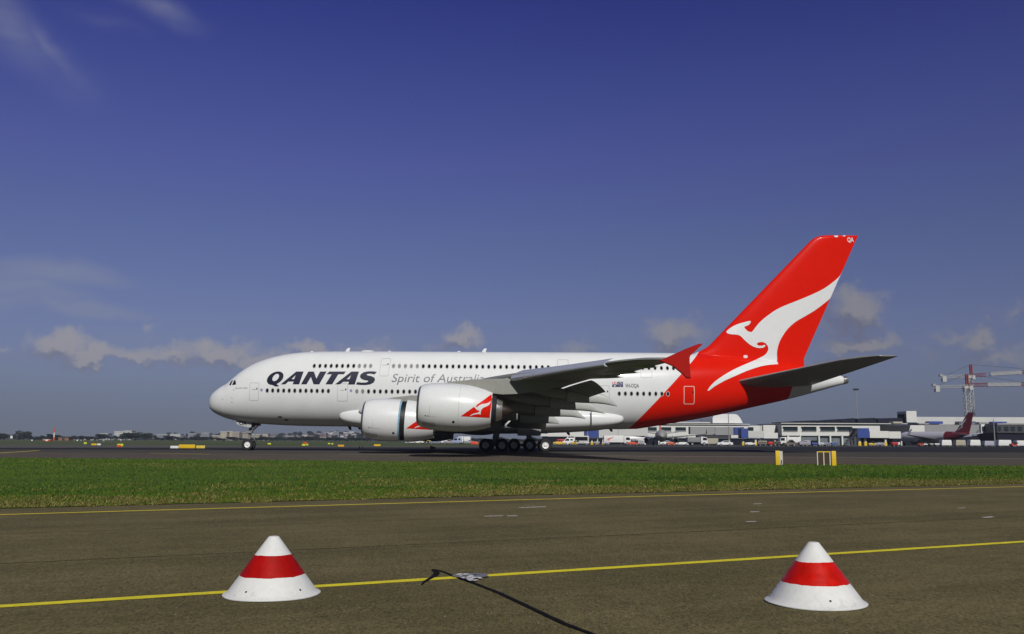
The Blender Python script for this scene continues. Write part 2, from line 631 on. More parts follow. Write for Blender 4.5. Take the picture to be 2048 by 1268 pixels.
E0 = [(-600, b0(-110)), (-110, b0(-110)), (XC.x, XC.y), (600, XC.y)]
E1 = [(-600, min(b1(-98), 96)), (-98, min(b1(-98), 96)), (90, b1(90)), (600, b1(90))]
E2 = [(-600, 102), (-57, G(0, 898.6).y), (61, G(2048, 905).y), (600, 118)]
E3 = [(-600, 121), (-67, 121), (150, 272), (600, 300)]
band('runway_shoulder', E0, E1, A_SHOULD, -.002)
band('runway_edge', E1, E2, A_RUN, 0.0)
band('runway', E2, E3, A_DARK, 0.002)
band('far_taxiway', [(-600, 121), (-67, 121), (24.4, 184.6)], [(-600, 184), (24.4, 184.6)], A_FAR, -.004)
sheet('terminal_apron', [(-10, 186, -.010), (1200, 175, -.010), (1600, 900, -.010), (30, 900, -.010)], A_APRON)


def stripe(name, a, c, w, m, z=0.004, jag=0.0, n=60, seg=None):
    a, c = Vector(a), Vector(c)
    d = (c - a).normalized()
    nrm = Vector((-d.y, d.x, 0))
    vs, fs = [], []
    for i in range(n + 1):
        p = a.lerp(c, i / n)
        j1, j2 = random.uniform(-jag, jag), random.uniform(-jag, jag)
        vs += [tuple(p + nrm * (w / 2 + j1))[:2] + (z + zg(p.y),), tuple(p - nrm * (w / 2 + j2))[:2] + (z + zg(p.y),)]
    for i in range(n):
        fs.append((2 * i, 2 * i + 1, 2 * i + 3, 2 * i + 2))
    return tag(MB().add(vs, fs).build(name, m, smooth=False), kind='structure')


def paint(name, col, worn=0.35, sc=30, under=(0.06, 0.05, 0.034)):
    m = bpy.data.materials.new(name)
    m.use_nodes = True
    t = m.node_tree
    bs = t.nodes['Principled BSDF']
    q = NB(t)
    co = q.n('ShaderNodeTexCoord').outputs['Object']
    n1 = q.noise(co, sc, 4, 0.7)
    n2 = q.noise(co, 1.2, 3, 0.6)
    w_ = q.ramp(q.math('ADD', q.math('MULTIPLY', n1, 0.75), q.math('MULTIPLY', n2, 0.35)), 0.60, 0.72, 0, worn)
    k = q.ramp(q.noise(co, 6, 4, 0.6), 0.3, 0.7, 0.85, 1.12, False)
    s_ = q.vmath('SCALE', tuple(col))
    t.links.new(k, s_.node.inputs[3])
    t.links.new(q.mix(w_, s_, c4(under)), bs.inputs['Base Color'])
    bs.inputs['Roughness'].default_value = 0.7
    return m


YEL = paint('line_yellow', (0.72, 0.625, 0.006), 0.35)
YELF = paint('line_yellow_faded', (0.58, 0.47, 0.016), 0.45)
WHL = paint('line_white', (0.55, 0.52, 0.46), 0.5, 12)
WHD = paint('dash_white', (0.85, 0.84, 0.80), 0.4, 14)
TAR = mat('tar_black', (0.006, 0.006, 0.006), 0.85, var=0.2, spec=0.12)

y0, y1 = G(0, 1213), G(2048, 1083.5)
yd = (y1 - y0).normalized()
stripe('apron_line', y0 - yd * 12, y1 + yd * 30, 0.132 * ASC, YEL, jag=0.005, n=300)
z0_, z1_ = G(0, 1029.5), G(2048, 973.2)
zd = (z1_ - z0_).normalized()
stripe('apron_edge_line', z0_ - zd * 30, z1_ + zd * 60, 0.17 * ASC, YELF, jag=0.006, n=300)
stripe('runway_edge_line', wL, (90, b1(90), 0), 0.55, WHL, z=0.004, n=40)
for (xa, ya, xb, yb, w) in [(968, 1032.6, 1006, 1032.0, .035), (1014, 1032.2, 1035, 1031.8, .04), (1037, 1015.6, 1060, 1014.6, .035), (1060, 1014.6, 1092, 1013.8, .045),
                            (1507, 1008, 1523, 1007.6, .04), (1500, 1024.2, 1518, 1023.6, .035), (1492, 1043.6, 1512, 1043, .035), (1966, 1035, 1987, 1034, .04), (1915, 1016.6, 1930, 1016, .025)]:
    stripe('painted_dash', G(xa, ya), G(xb, yb), w * 1.5 * ASC, WHD, jag=0.012, n=8)
stripe('taxi_line', G(-40, 908.6), G(78, 901.0), 0.5, YELF, n=20)
stripe('taxi_line', G(300, 906.2), G(420, 908.6), 0.5, YELF, n=20)


def ribbon(name, pts, w, m, z=0.0045):
    """a wandering band on the ground through photo pixels, with a width at every point"""
    Ps = [G(*p) for p in pts]
    fine = []
    for i in range(len(Ps) - 1):
        p0, p1, p2, p3 = Ps[max(i - 1, 0)], Ps[i], Ps[i + 1], Ps[min(i + 2, len(Ps) - 1)]
        for k in range(8):
            u = k / 8
            fine.append((0.5 * (2 * p1 + (p2 - p0) * u + (2 * p0 - 5 * p1 + 4 * p2 - p3) * u * u + (3 * p1 - p0 - 3 * p2 + p3) * u**3), w[i] + (w[i + 1] - w[i]) * u))
    fine.append((Ps[-1], w[-1]))
    vs, fs = [], []
    for i, (p, ww) in enumerate(fine):
        d = (fine[min(i + 1, len(fine) - 1)][0] - fine[max(i - 1, 0)][0]).normalized()
        nr = Vector((-d.y, d.x, 0)) * ASC
        e = random.uniform(0.85, 1.15)
        vs += [(p.x + nr.x * ww / 2 * e, p.y + nr.y * ww / 2 * e, z + zg(p.y)), (p.x - nr.x * ww / 2, p.y - nr.y * ww / 2, z + zg(p.y))]
    for i in range(len(fine) - 1):
        fs.append((2 * i, 2 * i + 1, 2 * i + 3, 2 * i + 2))
    return tag(MB().add(vs, fs).build(name, m, smooth=False), kind='structure')


ribbon('tar_seam', [(866, 1140), (885, 1144), (910, 1154), (935, 1163), (960, 1172), (1000, 1188), (1045, 1209), (1085, 1228), (1130, 1249), (1180, 1268), (1230, 1290)],
       [.034, .026, .030, .036, .036, .040, .044, .044, .044, .040, .036], TAR, 0.009)
ribbon('tar_seam', [(866, 1140), (873, 1146), (870, 1152), (864, 1156), (850, 1164), (843, 1171)], [.04, .055, .055, .045, .028, .010], TAR, 0.009)
# worn painted mark where the seam crosses the yellow line
JOINT = mat('paving_joint', (0.034, 0.028, 0.016), 0.95, var=0.4, scale=1.5, spec=.1)
for (jx, jy, w_) in ((250, 1116, .030), (1090, 1031, .022)):
    j0 = G(jx, jy)
    stripe('paving_joint', j0 - yd * 25, j0 + yd * 30, w_, JOINT, z=0.0025, jag=0.009, n=260)
MARK = paint('mark_white', (0.60, 0.60, 0.58), 0.8, 16, (0.10, 0.10, 0.10))
MARKG = paint('mark_grey', (0.17, 0.18, 0.20), 0.7, 14)
ribbon('painted_mark', [(912, 1156), (930, 1153), (950, 1152), (966, 1156)], [.10, .22, .22, .10], MARKG, 0.013)
ribbon('painted_mark', [(914, 1153), (924, 1150.5), (930, 1152), (922, 1155.5)], [.04, .07, .07, .04], MARK, 0.017)
ribbon('painted_mark', [(926, 1155), (936, 1153.5), (942, 1156), (932, 1159), (924, 1157)], [.05, .07, .06, .05, .04], MARK, 0.017)
ribbon('painted_mark', [(962, 1160), (954, 1157.5), (940, 1160), (945, 1164), (954, 1162)], [.03, .05, .06, .05, .03], MARK, 0.017)

# ------------------------------------------------------------------ grass verge
sheet('verge', [(nA.x, nA.y, .012), (XC.x, XC.y, .012), (-110, b0(-110), .012), (-600, b0(-110), .012), (-600, nA.y, .012)], G_VERGE)


def grass_blades():
    rng = np.random.default_rng(3)
    N1, N2 = 120000, 150000
    eL = np.array([edgeL.x, edgeL.y]); eD = np.array([edir.x, edir.y])
    fLn = np.array([fL.x, fL.y]); fD = np.array([fdir.x, fdir.y])
    Lr = (edgeR - edgeL).length
    far_len = (fR - fL).length
    inw = np.array([-eD[1], eD[0]])

    def vnoise(x, y, s):
        """smooth value noise"""
        x, y = x / s, y / s
        tab = np.random.default_rng(17).uniform(0, 1, (256, 256))
        xi, yi = np.floor(x).astype(int), np.floor(y).astype(int)
        fx, fy = x - xi, y - yi
        fx, fy = fx * fx * (3 - 2 * fx), fy * fy * (3 - 2 * fy)
        g_ = lambda i, j: tab[i % 256, j % 256]
        return (g_(xi, yi) * (1 - fx) + g_(xi + 1, yi) * fx) * (1 - fy) + (g_(xi, yi + 1) * (1 - fx) + g_(xi + 1, yi + 1) * fx) * fy
    # the dry, ragged belt along the asphalt
    t = rng.uniform(-0.15, 1.12, N1) * Lr
    wob = 0.16 * np.sin(t * 2.1) + 0.10 * np.sin(t * 5.3 + 1) + 0.06 * np.sin(t * 13.1)
    d = wob - 0.05 + rng.gamma(1.15, 2.6, N1)
    p1 = eL + eD * t[:, None] + inw * d[:, None]
    # the body of the verge
    u = rng.uniform(-0.12, 1.12, N2)
    v = rng.uniform(0, 1, N2) ** 1.35
    a = eL + eD * (u * Lr)[:, None]
    c = fLn + fD * (u * far_len)[:, None]
    p2 = a + (c - a) * v[:, None]
    d2 = (p2 - eL) @ inw
    pA = np.concatenate([p1, p2]); dd_ = np.concatenate([d, d2])
    n = len(pA)
    big = vnoise(pA[:, 0] + 40, pA[:, 1] * 1.6 + 40, 4.5) * .6 + vnoise(pA[:, 0] + 90, pA[:, 1] + 90, 1.3) * .4
    small = vnoise(pA[:, 0] + 140, pA[:, 1] + 30, .45)
    dry = np.clip(1.18 - dd_ / 6.6 + (big - .5) * 1.5 + (small - .5) * .9 + rng.normal(0, .16, n), 0, 1.3)
    far2 = vnoise(pA[:, 0] * .7 + 300, pA[:, 1] * 1.1 + 12, 6.0) * .6 + vnoise(pA[:, 0] + 33, pA[:, 1] + 200, 2.0) * .4
    dry = np.where(dd_ > 6, np.maximum(dry, (far2 - .52) * 2.6 + rng.normal(0, .15, n)), dry)
    dry = np.where(dd_ > 6, np.minimum(dry, .72), dry)
    lush = np.clip((big - .5) * 2.2 + .5 + rng.normal(0, .15, n), 0, 1)
    band = np.exp(-((dd_ - 9.0) / 3.6) ** 2)          # a darker, denser strip through the middle
    dist = np.maximum(pA[:, 1], 12)
    w = np.maximum(.005, dist * .00042) * rng.uniform(.7, 1.5, n)
    h = rng.uniform(.018, .060, n) * (.6 + .7 * small + .3 * band)
    h = np.where(dd_ < .5, h * .8, h)
    tuft = (rng.uniform(0, 1, n) < .02)
    h = np.where(tuft, h * 1.7, h)
    h = np.maximum(h, dist * .0008)
    an = rng.uniform(0, math.pi, n)
    lean = rng.normal(0, .7, n) * h
    lean2 = rng.normal(0, .7, n) * h
    zgv = np.interp(pA[:, 1], [k_[0] for k_ in ZG], [k_[1] for k_ in ZG])
    V = np.zeros((n, 3, 3))
    V[:, 0, 0] = pA[:, 0] - np.cos(an) * w; V[:, 0, 1] = pA[:, 1] - np.sin(an) * w; V[:, 0, 2] = zgv + .008
    V[:, 1, 0] = pA[:, 0] + np.cos(an) * w; V[:, 1, 1] = pA[:, 1] + np.sin(an) * w; V[:, 1, 2] = zgv + .008
    V[:, 2, 0] = pA[:, 0] + lean; V[:, 2, 1] = pA[:, 1] + lean2; V[:, 2, 2] = zgv + .012 + h
    me = bpy.data.meshes.new('grass')
    me.vertices.add(3 * n); me.loops.add(3 * n); me.polygons.add(n)
    me.vertices.foreach_set('co', V.ravel())
    me.loops.foreach_set('vertex_index', np.arange(3 * n, dtype=np.int32))
    me.polygons.foreach_set('loop_start', np.arange(0, 3 * n, 3, dtype=np.int32))
    names = ['blade_green', 'blade_lush', 'blade_olive', 'blade_straw', 'blade_brown', 'blade_deep']
    cols = [(0.066, 0.122, 0.011), (0.088, 0.156, 0.014), (0.128, 0.126, 0.022), (0.300, 0.255, 0.095), (0.080, 0.062, 0.024), (0.030, 0.078, 0.012)]
    for nm, c_ in zip(names, cols):
        me.materials.append(mat(nm, c_, 0.85, var=0.2, scale=3, spec=0.15))
    r = rng.uniform(0, 1, n)
    deep = rng.uniform(0, 1, n) < band * .60 * np.clip(1.6 - 1.4 * lush, 0, 1) + .10
    mi = np.where(dry > .80, np.where(r < .26, 3, np.where(r < .44, 4, np.where(r < .86, 2, 5))), np.where(dry > .42, np.where(r < .50, 2, np.where(r < .62, 3, 0)),
                  np.where(deep, 5, np.where(r < .45 + .4 * (1 - lush), 0, np.where(r < .95, 1, 2)))))
    me.polygons.foreach_set('material_index', mi.astype(np.int32))
    me.update()
    me.validate()
    o = bpy.data.objects.new('grass', me)
    COL.objects.link(o)
    return tag(o, 'green mown grass with a straw dry fringe along the asphalt', 'grass', kind='stuff')


grass_blades()

# ------------------------------------------------------------------ the airliner
YC = 105.0                               # distance of its centreline
NOSE = P(419.0, 810, YC)
XN = NOSE.x
plane = thing('airliner', 'white double-deck airliner with a red tail and a leaping white kangaroo, rolling along the runway', 'airliner', (XN, YC, 0))


def L(px, py, lat=0.0):
    """local point (aft, starboard +, up) on the plane lat metres to port of the centreline"""
    p = P(px, py, YC - lat)
    return Vector((p.x - XN, -lat, p.z))


def prof(pts):
    q = [L(*p) for p in pts]
    return [max(0.0, a.x) for a in q], [a.z for a in q]


tops, topz = prof([(419.0, 810), (419.6, 801), (421.6, 794), (426.7, 786.5), (434.9, 779.5), (447, 771.5), (458.4, 765.2), (463, 760.5), (470.7, 754.4), (482, 744.9), (496.4, 735.3), (512.8, 726.3), (531.2, 719.3), (555.8, 712.3),
                   (584.5, 707.2), (615.3, 704.4), (646, 703.3), (760, 703.0), (1000, 704.3), (1200, 705.2), (1340, 706.2), (1400, 708.5), (1470, 713), (1540, 721.5), (1600, 732), (1650, 743.5), (1684, 752.5)])
bots, botz = prof([(419.0, 810), (420.0, 815), (422.5, 819.5), (430.8, 826.6), (441, 831.8), (453.3, 836.5), (469.7, 840.7), (492, 844.6), (512.8, 846.9), (553.8, 849.8), (605, 851.9), (666.5, 852.9), (800, 853.8), (1100, 856.5), (1200, 858.5), (1258, 858.6), (1336, 847.8), (1424.5, 832.4),
                   (1494, 817.0), (1576, 798.6), (1640, 781.5), (1684, 769)])
tops[0] = bots[0] = 0.0
LEN = tops[-1]
fz_t = pchip(np.sqrt(tops), topz)
fz_b = pchip(np.sqrt(bots), botz)
fw_ = pchip([0, 44, 50, 56, 62, 67, LEN], [3.57, 3.57, 3.38, 2.85, 2.05, 1.25, 0.50])


def fus(s):
    s = float(s)
    zt, zb = float(fz_t(math.sqrt(s))), float(fz_b(math.sqrt(s)))
    w = float(fw_(s))
    if s < 13:
        w *= math.sqrt(max(0.0, 1 - (1 - s / 13) ** 2.35))
    return zt, zb, w


def fus_ring(s, n=72):
    zt, zb, w = fus(s)
    t = min(1.0, max(0.0, (s - 2) / 8))
    zc = zb + (zt - zb) * (0.46 if s > 10 else 0.5 - .04 * t)
    out = []
    for j in range(n):
        th = 2 * math.pi * j / n
        cy, sz = math.cos(th), math.sin(th)
        e = 2 / 2.12
        y = w * math.copysign(abs(cy) ** e, cy)
        hz = (zt - zc) if sz > 0 else (zc - zb)
        z = zc + hz * math.copysign(abs(sz) ** e, sz)
        out.append((s, y, z))
    return out


ss = [0.002, .02, .06, .12, .2, .32, .46, .65, .9, 1.2, 1.5, 1.8, 2.1, 2.4, 2.7, 3.0, 3.4, 3.8, 4.3, 4.8, 5.4, 6, 6.7, 7.5, 8.3, 9.2, 10.2, 11.3, 12.5, 14, 16, 19, 22, 26, 30, 34, 38, 42, 44, 46, 48, 50, 52, 54, 56, 58, 60, 62, 64, 66, 67.5, 69, 70.3, LEN]
mf = MB().loft([fus_ring(s) for s in ss])

# livery lines in the side view, local coordinates
la, lb = L(1290, 825.5, 2.7), L(1363, 748, 3.2)
KL = (lb.x - la.x) / (lb.z - la.z)
ta, tb = L(1587.5, 768.6, 1.9), L(1576, 797.4, .6)
KT = (tb.x - ta.x) / (tb.z - ta.z)


def livery():
    m = bpy.data.materials.new('livery_paint')
    m.use_nodes = True
    t = m.node_tree
    bs = t.nodes['Principled BSDF']
    q = NB(t)
    co = q.n('ShaderNodeTexCoord').outputs['Object']
    sp = q.n('ShaderNodeSeparateXYZ')
    t.links.new(co, sp.inputs[0])
    u = q.math('SUBTRACT', q.math('SUBTRACT', sp.outputs[0], la.x), q.math('MULTIPLY', q.math('SUBTRACT', sp.outputs[2], la.z), KL))
    red = q.math('GREATER_THAN', u, 0.0)
    v = q.math('SUBTRACT', q.math('SUBTRACT', sp.outputs[0], ta.x), q.math('MULTIPLY', q.math('SUBTRACT', sp.outputs[2], ta.z), KT))
    cone = q.math('MULTIPLY', q.math('GREATER_THAN', v, 0.0), q.math('LESS_THAN', sp.outputs[2], L(1640, 742).z))
    red = q.math('MULTIPLY', red, q.math('SUBTRACT', 1.0, cone))
    n = q.noise(co, 0.5, 5, 0.6)
    k = q.ramp(n, .3, .7, .96, 1.03, False)
    wc = q.vmath('SCALE', (0.685, 0.705, 0.705))
    t.links.new(k, wc.node.inputs[3])
    rc = q.vmath('SCALE', (0.66, 0.010, 0.0005))
    t.links.new(k, rc.node.inputs[3])
    # faint frame joints every 2.5 m
    fr = q.math('ABSOLUTE', q.math('SUBTRACT', q.math('FRACT', q.math('MULTIPLY', sp.outputs[0], 0.31)), 0.5))
    jn = q.math('MULTIPLY', q.math('LESS_THAN', fr, 0.006), 0.10)
    wj = q.mix(jn, wc, (0.4, 0.4, 0.4, 1))
    t.links.new(q.mix(red, wj, rc), bs.inputs['Base Color'])
    bs.inputs['Roughness'].default_value = 0.26
    bs.inputs['Specular IOR Level'].default_value = 0.06
    bs.inputs['Coat Weight'].default_value = 0.25
    bs.inputs['Coat Roughness'].default_value = 0.045
    return m


LIV = livery()
fuselage = mf.build('fuselage', LIV, plane, angle=60)

# belly fairing
bf = []
s0b, s1b = L(676, 824, 3.2).x, L(1249, 842, 3.2).x
for i in range(41):
    u = i / 40
    s = s0b + (s1b - s0b) * (0.5 - 0.5 * math.cos(math.pi * u))
    x = (s - s0b) / (s1b - s0b)
    k = (1 - abs(2 * x - 1) ** 2.2) ** 0.30
    zb = float(fz_b(math.sqrt(s)))
    bot = zb + 1.0 - (1.0 + (zb - 1.93)) * k
    top = 4.2 + 1.15 * k - (0.35 * x)
    w = 2.35 + 1.48 * k
    zc = (bot + top) / 2
    ring = []
    for j in range(48):
        th = 2 * math.pi * j / 48
        c_, s_ = math.cos(th), math.sin(th)
        ring.append((s, w * math.copysign(abs(c_) ** .72, c_), zc + (top - bot) / 2 * math.copysign(abs(s_) ** .72, s_)))
    bf.append(ring)
belly = MB().loft(bf).build('belly_fairing', WHITE, plane, angle=60)
MB().box(-.025, .025, -3.92, -3.6, 2.3, 4.6).build('fairing_seam', DARK, plane).location = (L(1183, 840, 3.9).x, 0.0, 0)

# ---- airfoil lofts


def foil(n=16, tc=.12, cut=1.0, camber=.012):
    xs = [0.5 - 0.5 * math.cos(math.pi * i / n) for i in range(n + 1)]
    up, lo = [], []
    for x in xs:
        x = x * cut
        t = 5 * tc * (0.2969 * math.sqrt(x) - 0.126 * x - 0.3516 * x * x + 0.2843 * x**3 - 0.1015 * x**4) + .0015
        c = camber * (1 - (2 * x - 1) ** 2)
        up.append((x, c + t))
        lo.append((x, c - t))
    return list(reversed(up)) + lo[1:]


def station(sec, s, y, z, chord, tw=0.0):
    ct, st = math.cos(tw), math.sin(tw)
    return [(s + (x * ct + t * st) * chord, y, z + (-x * st + t * ct) * chord) for x, t in sec]


# leading edge and trailing edge of the wing in plan, port side (lat to port)
LE_S = pchip([2.5, 3.5, 14.9, 20, 25.7, 30, 34, 37.5, 38.6, 39.3], [v - XN for v in (-16.4, -15.5, -8.1, -4.5, -.55, 2.7, 6.0, 9.0, 10.1, 11.0)])
LE_Z = pchip([2.5, 3.5, 14.9, 20, 25.7, 30, 34, 37.5, 39.3], [3.85, 4.0, 5.58, 6.15, 6.58, 6.72, 6.92, 7.06, 6.96])
TE_S = pchip([2.5, 3.5, 14, 20, 26, 30, 34, 38.6, 39.3], [v - XN for v in (2.6, 2.8, 4.0, 6.0, 8.0, 9.3, 10.75, 12.5, 12.75)])
TWIST = pchip([3, 14, 26, 39], [R(3.3), R(2.2), R(1.2), R(0.2)])
TCR = pchip([3, 14, 26, 39], [.135, .115, .10, .09])
FLAP_END = 26.6
fta = [(4.1, L(1091, 859, 4.1)), (8.0, L(1094, 839, 8.0)), (13.5, L(1118, 818, 13.5)), (20, L(1163, 800, 20)), (26.5, L(1211, 783.5, 26.5))]
FT_S, FT_Z = pchip([f[0] for f in fta], [f[1].x for f in fta]), pchip([f[0] for f in fta], [f[1].z for f in fta])


def wing_geom(lat):
    a, c = float(LE_S(lat)), float(TE_S(lat))
    return a, float(LE_Z(lat)), c - a, float(TWIST(lat)), float(TCR(lat))


def side_wing(sg, eng1, eng2):
    """sg -1: port, +1: starboard"""
    lats = [2.5, 3.5, 6, 9, 12, 14, 17, 20, 23, FLAP_END, FLAP_END + .02, 28, 30, 32, 34, 36, 37.5, 38.6, 39.2]
    rings = []
    for lt in lats:
        a, z, c, tw, tc_ = wing_geom(lt)
        rings.append(station(foil(16, tc_, 0.80 if lt <= FLAP_END else 1.0), a, sg * lt, z, c, tw))
    wing = MB().loft(rings).build('wing', WGREY, plane, angle=50)
    # flaps, drooped
    for (l0, l1) in [(4.1, 13.4), (13.8, 20.0), (20.3, 26.5)]:
        rs = []
        for k in range(7):
            lt = l0 + (l1 - l0) * k / 6
            a, z, c, tw, tc_ = wing_geom(lt)
            fs_ = a + c * .805 + .05
            fz = z - c * .80 * math.sin(tw) - .35 * tc_ * c * .45 - .10
            ex, ez = float(FT_S(lt)), float(FT_Z(lt))
            ch = math.hypot(ex - fs_, ez - fz)
            rs.append(station(foil(12, .13, 1.0, .03), fs_, sg * lt, fz, ch, math.atan2(fz - ez, ex - fs_)))
        MB().loft(rs).build('flap', FLAPG, wing, angle=50)
    # drooped leading edge slats in three lengths
    for (l0, l1) in [(5.5, 13.6), (16.2, 24.6), (26.5, 35.2)]:
        rs = []
        for k in range(9):
            lt = l0 + (l1 - l0) * k / 8
            a, z, c, tw, tc_ = wing_geom(lt)
            h = .075 * c + .02
            cs, sn = math.cos(R(16)), math.sin(R(16))
            sec = []
            outer = [(.15, .045), (.10, .040), (.05, .028), (.015, .010), (-.004, -.012), (.002, -.034), (.02, -.05), (.045, -.058)]
            inner = [(.05, -.052), (.03, -.040), (.02, -.015), (.04, .008), (.09, .026), (.15, .039)]
            kf = max(c, 5.5)
            for x, t in outer + inner:
                x2, t2 = x * cs + t * sn * -1, t * cs + x * sn
                sec.append((a + (x2 - .018) * kf, sg * lt, z + (t2 * .90 - .036) * kf + (.17 if l0 > 26 else -.30)))
            rs.append(sec)
        MB().loft(rs).build('slat', SLATM, wing, angle=50)
    # flap track fairings: fixed front under the wing, drooped rear with a blunt front face
    for (lt, secs, hw) in [(21.9, [(1134, 781, 804), (1165, 783.5, 806), (1195, 785.5, 807), (1212, 791, 809), (1226, 801, 811.5), (1234.5, 811, 813)], .27),
                           (18.0, [(1100, 794, 818), (1135, 797, 820), (1163, 799, 821), (1178, 803, 822.5), (1195, 814, 825), (1209.5, 825.5, 827.5)], .30),
                           (13.6, [(1070, 806, 833), (1105, 809, 833.5), (1130, 810, 833.5), (1144, 813, 834), (1158, 825, 836), (1171, 836, 838)], .33),
                           (9.3, [(1040, 820, 846), (1070, 822, 847), (1095, 826, 847), (1108, 833, 847), (1118, 843, 848)], .34)]:
        a, z, c, tw, tc_ = wing_geom(lt)
        q_ = [(L(px, (ya + yb) / 2, lt), abs(L(px, ya, lt).z - L(px, yb, lt).z) / 2) for px, ya, yb in secs]
        angs = [2 * math.pi * j / 16 for j in range(16)]
        rnd = lambda v_: math.copysign(abs(v_) ** .75, v_)
        f0 = q_[0]
        s0_, z0p = a + c * .46, z - c * .46 * math.sin(tw) - c * .045
        rs = []
        for k, (u, rw, rh) in enumerate([(0, .02, .02), (.12, .5, .35), (.35, .9, .75), (.7, 1, .95), (1, 1, .92)]):
            cx, cz = s0_ + (f0[0].x - .12 - s0_) * u, z0p + (f0[0].z + .18 - z0p) * u
            rs.append([(cx, sg * lt + hw * rw * rnd(math.cos(t_)), cz + f0[1] * rh * rnd(math.sin(t_))) for t_ in angs])
        MB().loft(rs).build('flap_fairing', FLAPG, wing, angle=50)
        rs = []
        for i, (p_, h_) in enumerate(q_):
            w_ = hw * (1 if i < len(q_) - 3 else (.85, .5, .08)[i - len(q_) + 3])
            rs.append([(p_.x, sg * lt + w_ * rnd(math.cos(t_)), p_.z + h_ * rnd(math.sin(t_))) for t_ in angs])
        MB().loft(rs).build('flap_fairing', POD, wing, angle=50)
    # slender aileron fairings and hinges under the outer wing
    for lt in (28.6, 31.4, 34.4):
        a, z, c, tw, tc_ = wing_geom(lt)
        rs = []
        for (u, r_) in [(.55, .02), (.68, .10), (.85, .12), (.97, .07), (1.05, .015)]:
            cx, cz = a + c * u, z - c * u * math.sin(tw) - .02 * c
            rs.append([(cx, sg * lt + r_ * math.cos(t_), cz + 1.2 * r_ * math.sin(t_)) for t_ in [2 * math.pi * j / 8 for j in range(8)]])
        MB().loft(rs).build('aileron_fairing', POD, wing)
    # wingtip fence
    wpts = [(1318, 721.5), (1345, 709.5), (1372, 697.3), (1395.8, 688.0), (1406, 687.3), (1393, 700), (1380.4, 711.5), (1379.2, 717), (1381.5, 756.8), (1373, 756.8), (1368, 751.5), (1361, 745.5), (1345, 732.5), (1332, 727)]
    q = [L(x, y, 39.3) for x, y in wpts]
    mb = MB()
    cx = sum(p.x for p in q) / len(q); cz = sum(p.z for p in q) / len(q)
    ring0 = [(p.x + (cx - p.x) * .06, sg * 39.14, p.z + (cz - p.z) * .06) for p in q]
    ring1 = [(p.x, sg * 39.24, p.z) for p in q]
    ring2 = [(p.x, sg * 39.30, p.z) for p in q]
    ring3 = [(p.x + (cx - p.x) * .06, sg * 39.40, p.z + (cz - p.z) * .06) for p in q]
    mb.loft([ring0, ring1, ring2, ring3]).build('wingtip_fence', DKRED, wing, angle=40)
    # engine pylons
    for (lt, e, s_a, s_b) in [(25.7, eng1, 2.2, 7.2), (14.9, eng2, 2.2, 8.0)]:
        sx_, zx_ = e
        a, z, c, tw, tc_ = wing_geom(lt)
        rs = []
        top = [(sx_ + 1.6, zx_ + 1.80), (sx_ + 3.0, zx_ + 2.03), (sx_ + 4.6, zx_ + 2.22), (a - .2, z - .16), (a + c * .12, z + .05), (a + c * .40, z - c * .4 * math.sin(tw) + .0), (a + c * .62, z - c * .62 * math.sin(tw) - .25)]
        lowz = [zx_ + 1.55, zx_ + 1.45, zx_ + 1.2, zx_ + .95, zx_ + 1.0, min(zx_ + 1.35, z - .9), z - c * .62 * math.sin(tw) - .6]
        hw = [.05, .26, .34, .38, .38, .30, .08]
        for (tp, lz, w_) in zip(top, lowz, hw):
            zt_ = tp[1]
            rs.append([(tp[0], sg * lt + w_, lz), (tp[0], sg * lt + w_, zt_ - w_ * .5), (tp[0], sg * lt + w_ * .5, zt_), (tp[0], sg * lt - w_ * .5, zt_), (tp[0], sg * lt - w_, zt_ - w_ * .5), (tp[0], sg * lt - w_, lz)])
        MB().loft(rs).build('engine_pylon', PYL, wing, angle=40)
    return wing


# ---- engines
e1i = L(836.5, 810.8, 25.7)
e2i = L(727, 836.5, 14.9)
ENG1, ENG2 = (e1i.x, e1i.z), (e2i.x, e2i.z)
TILT = R(3.2)


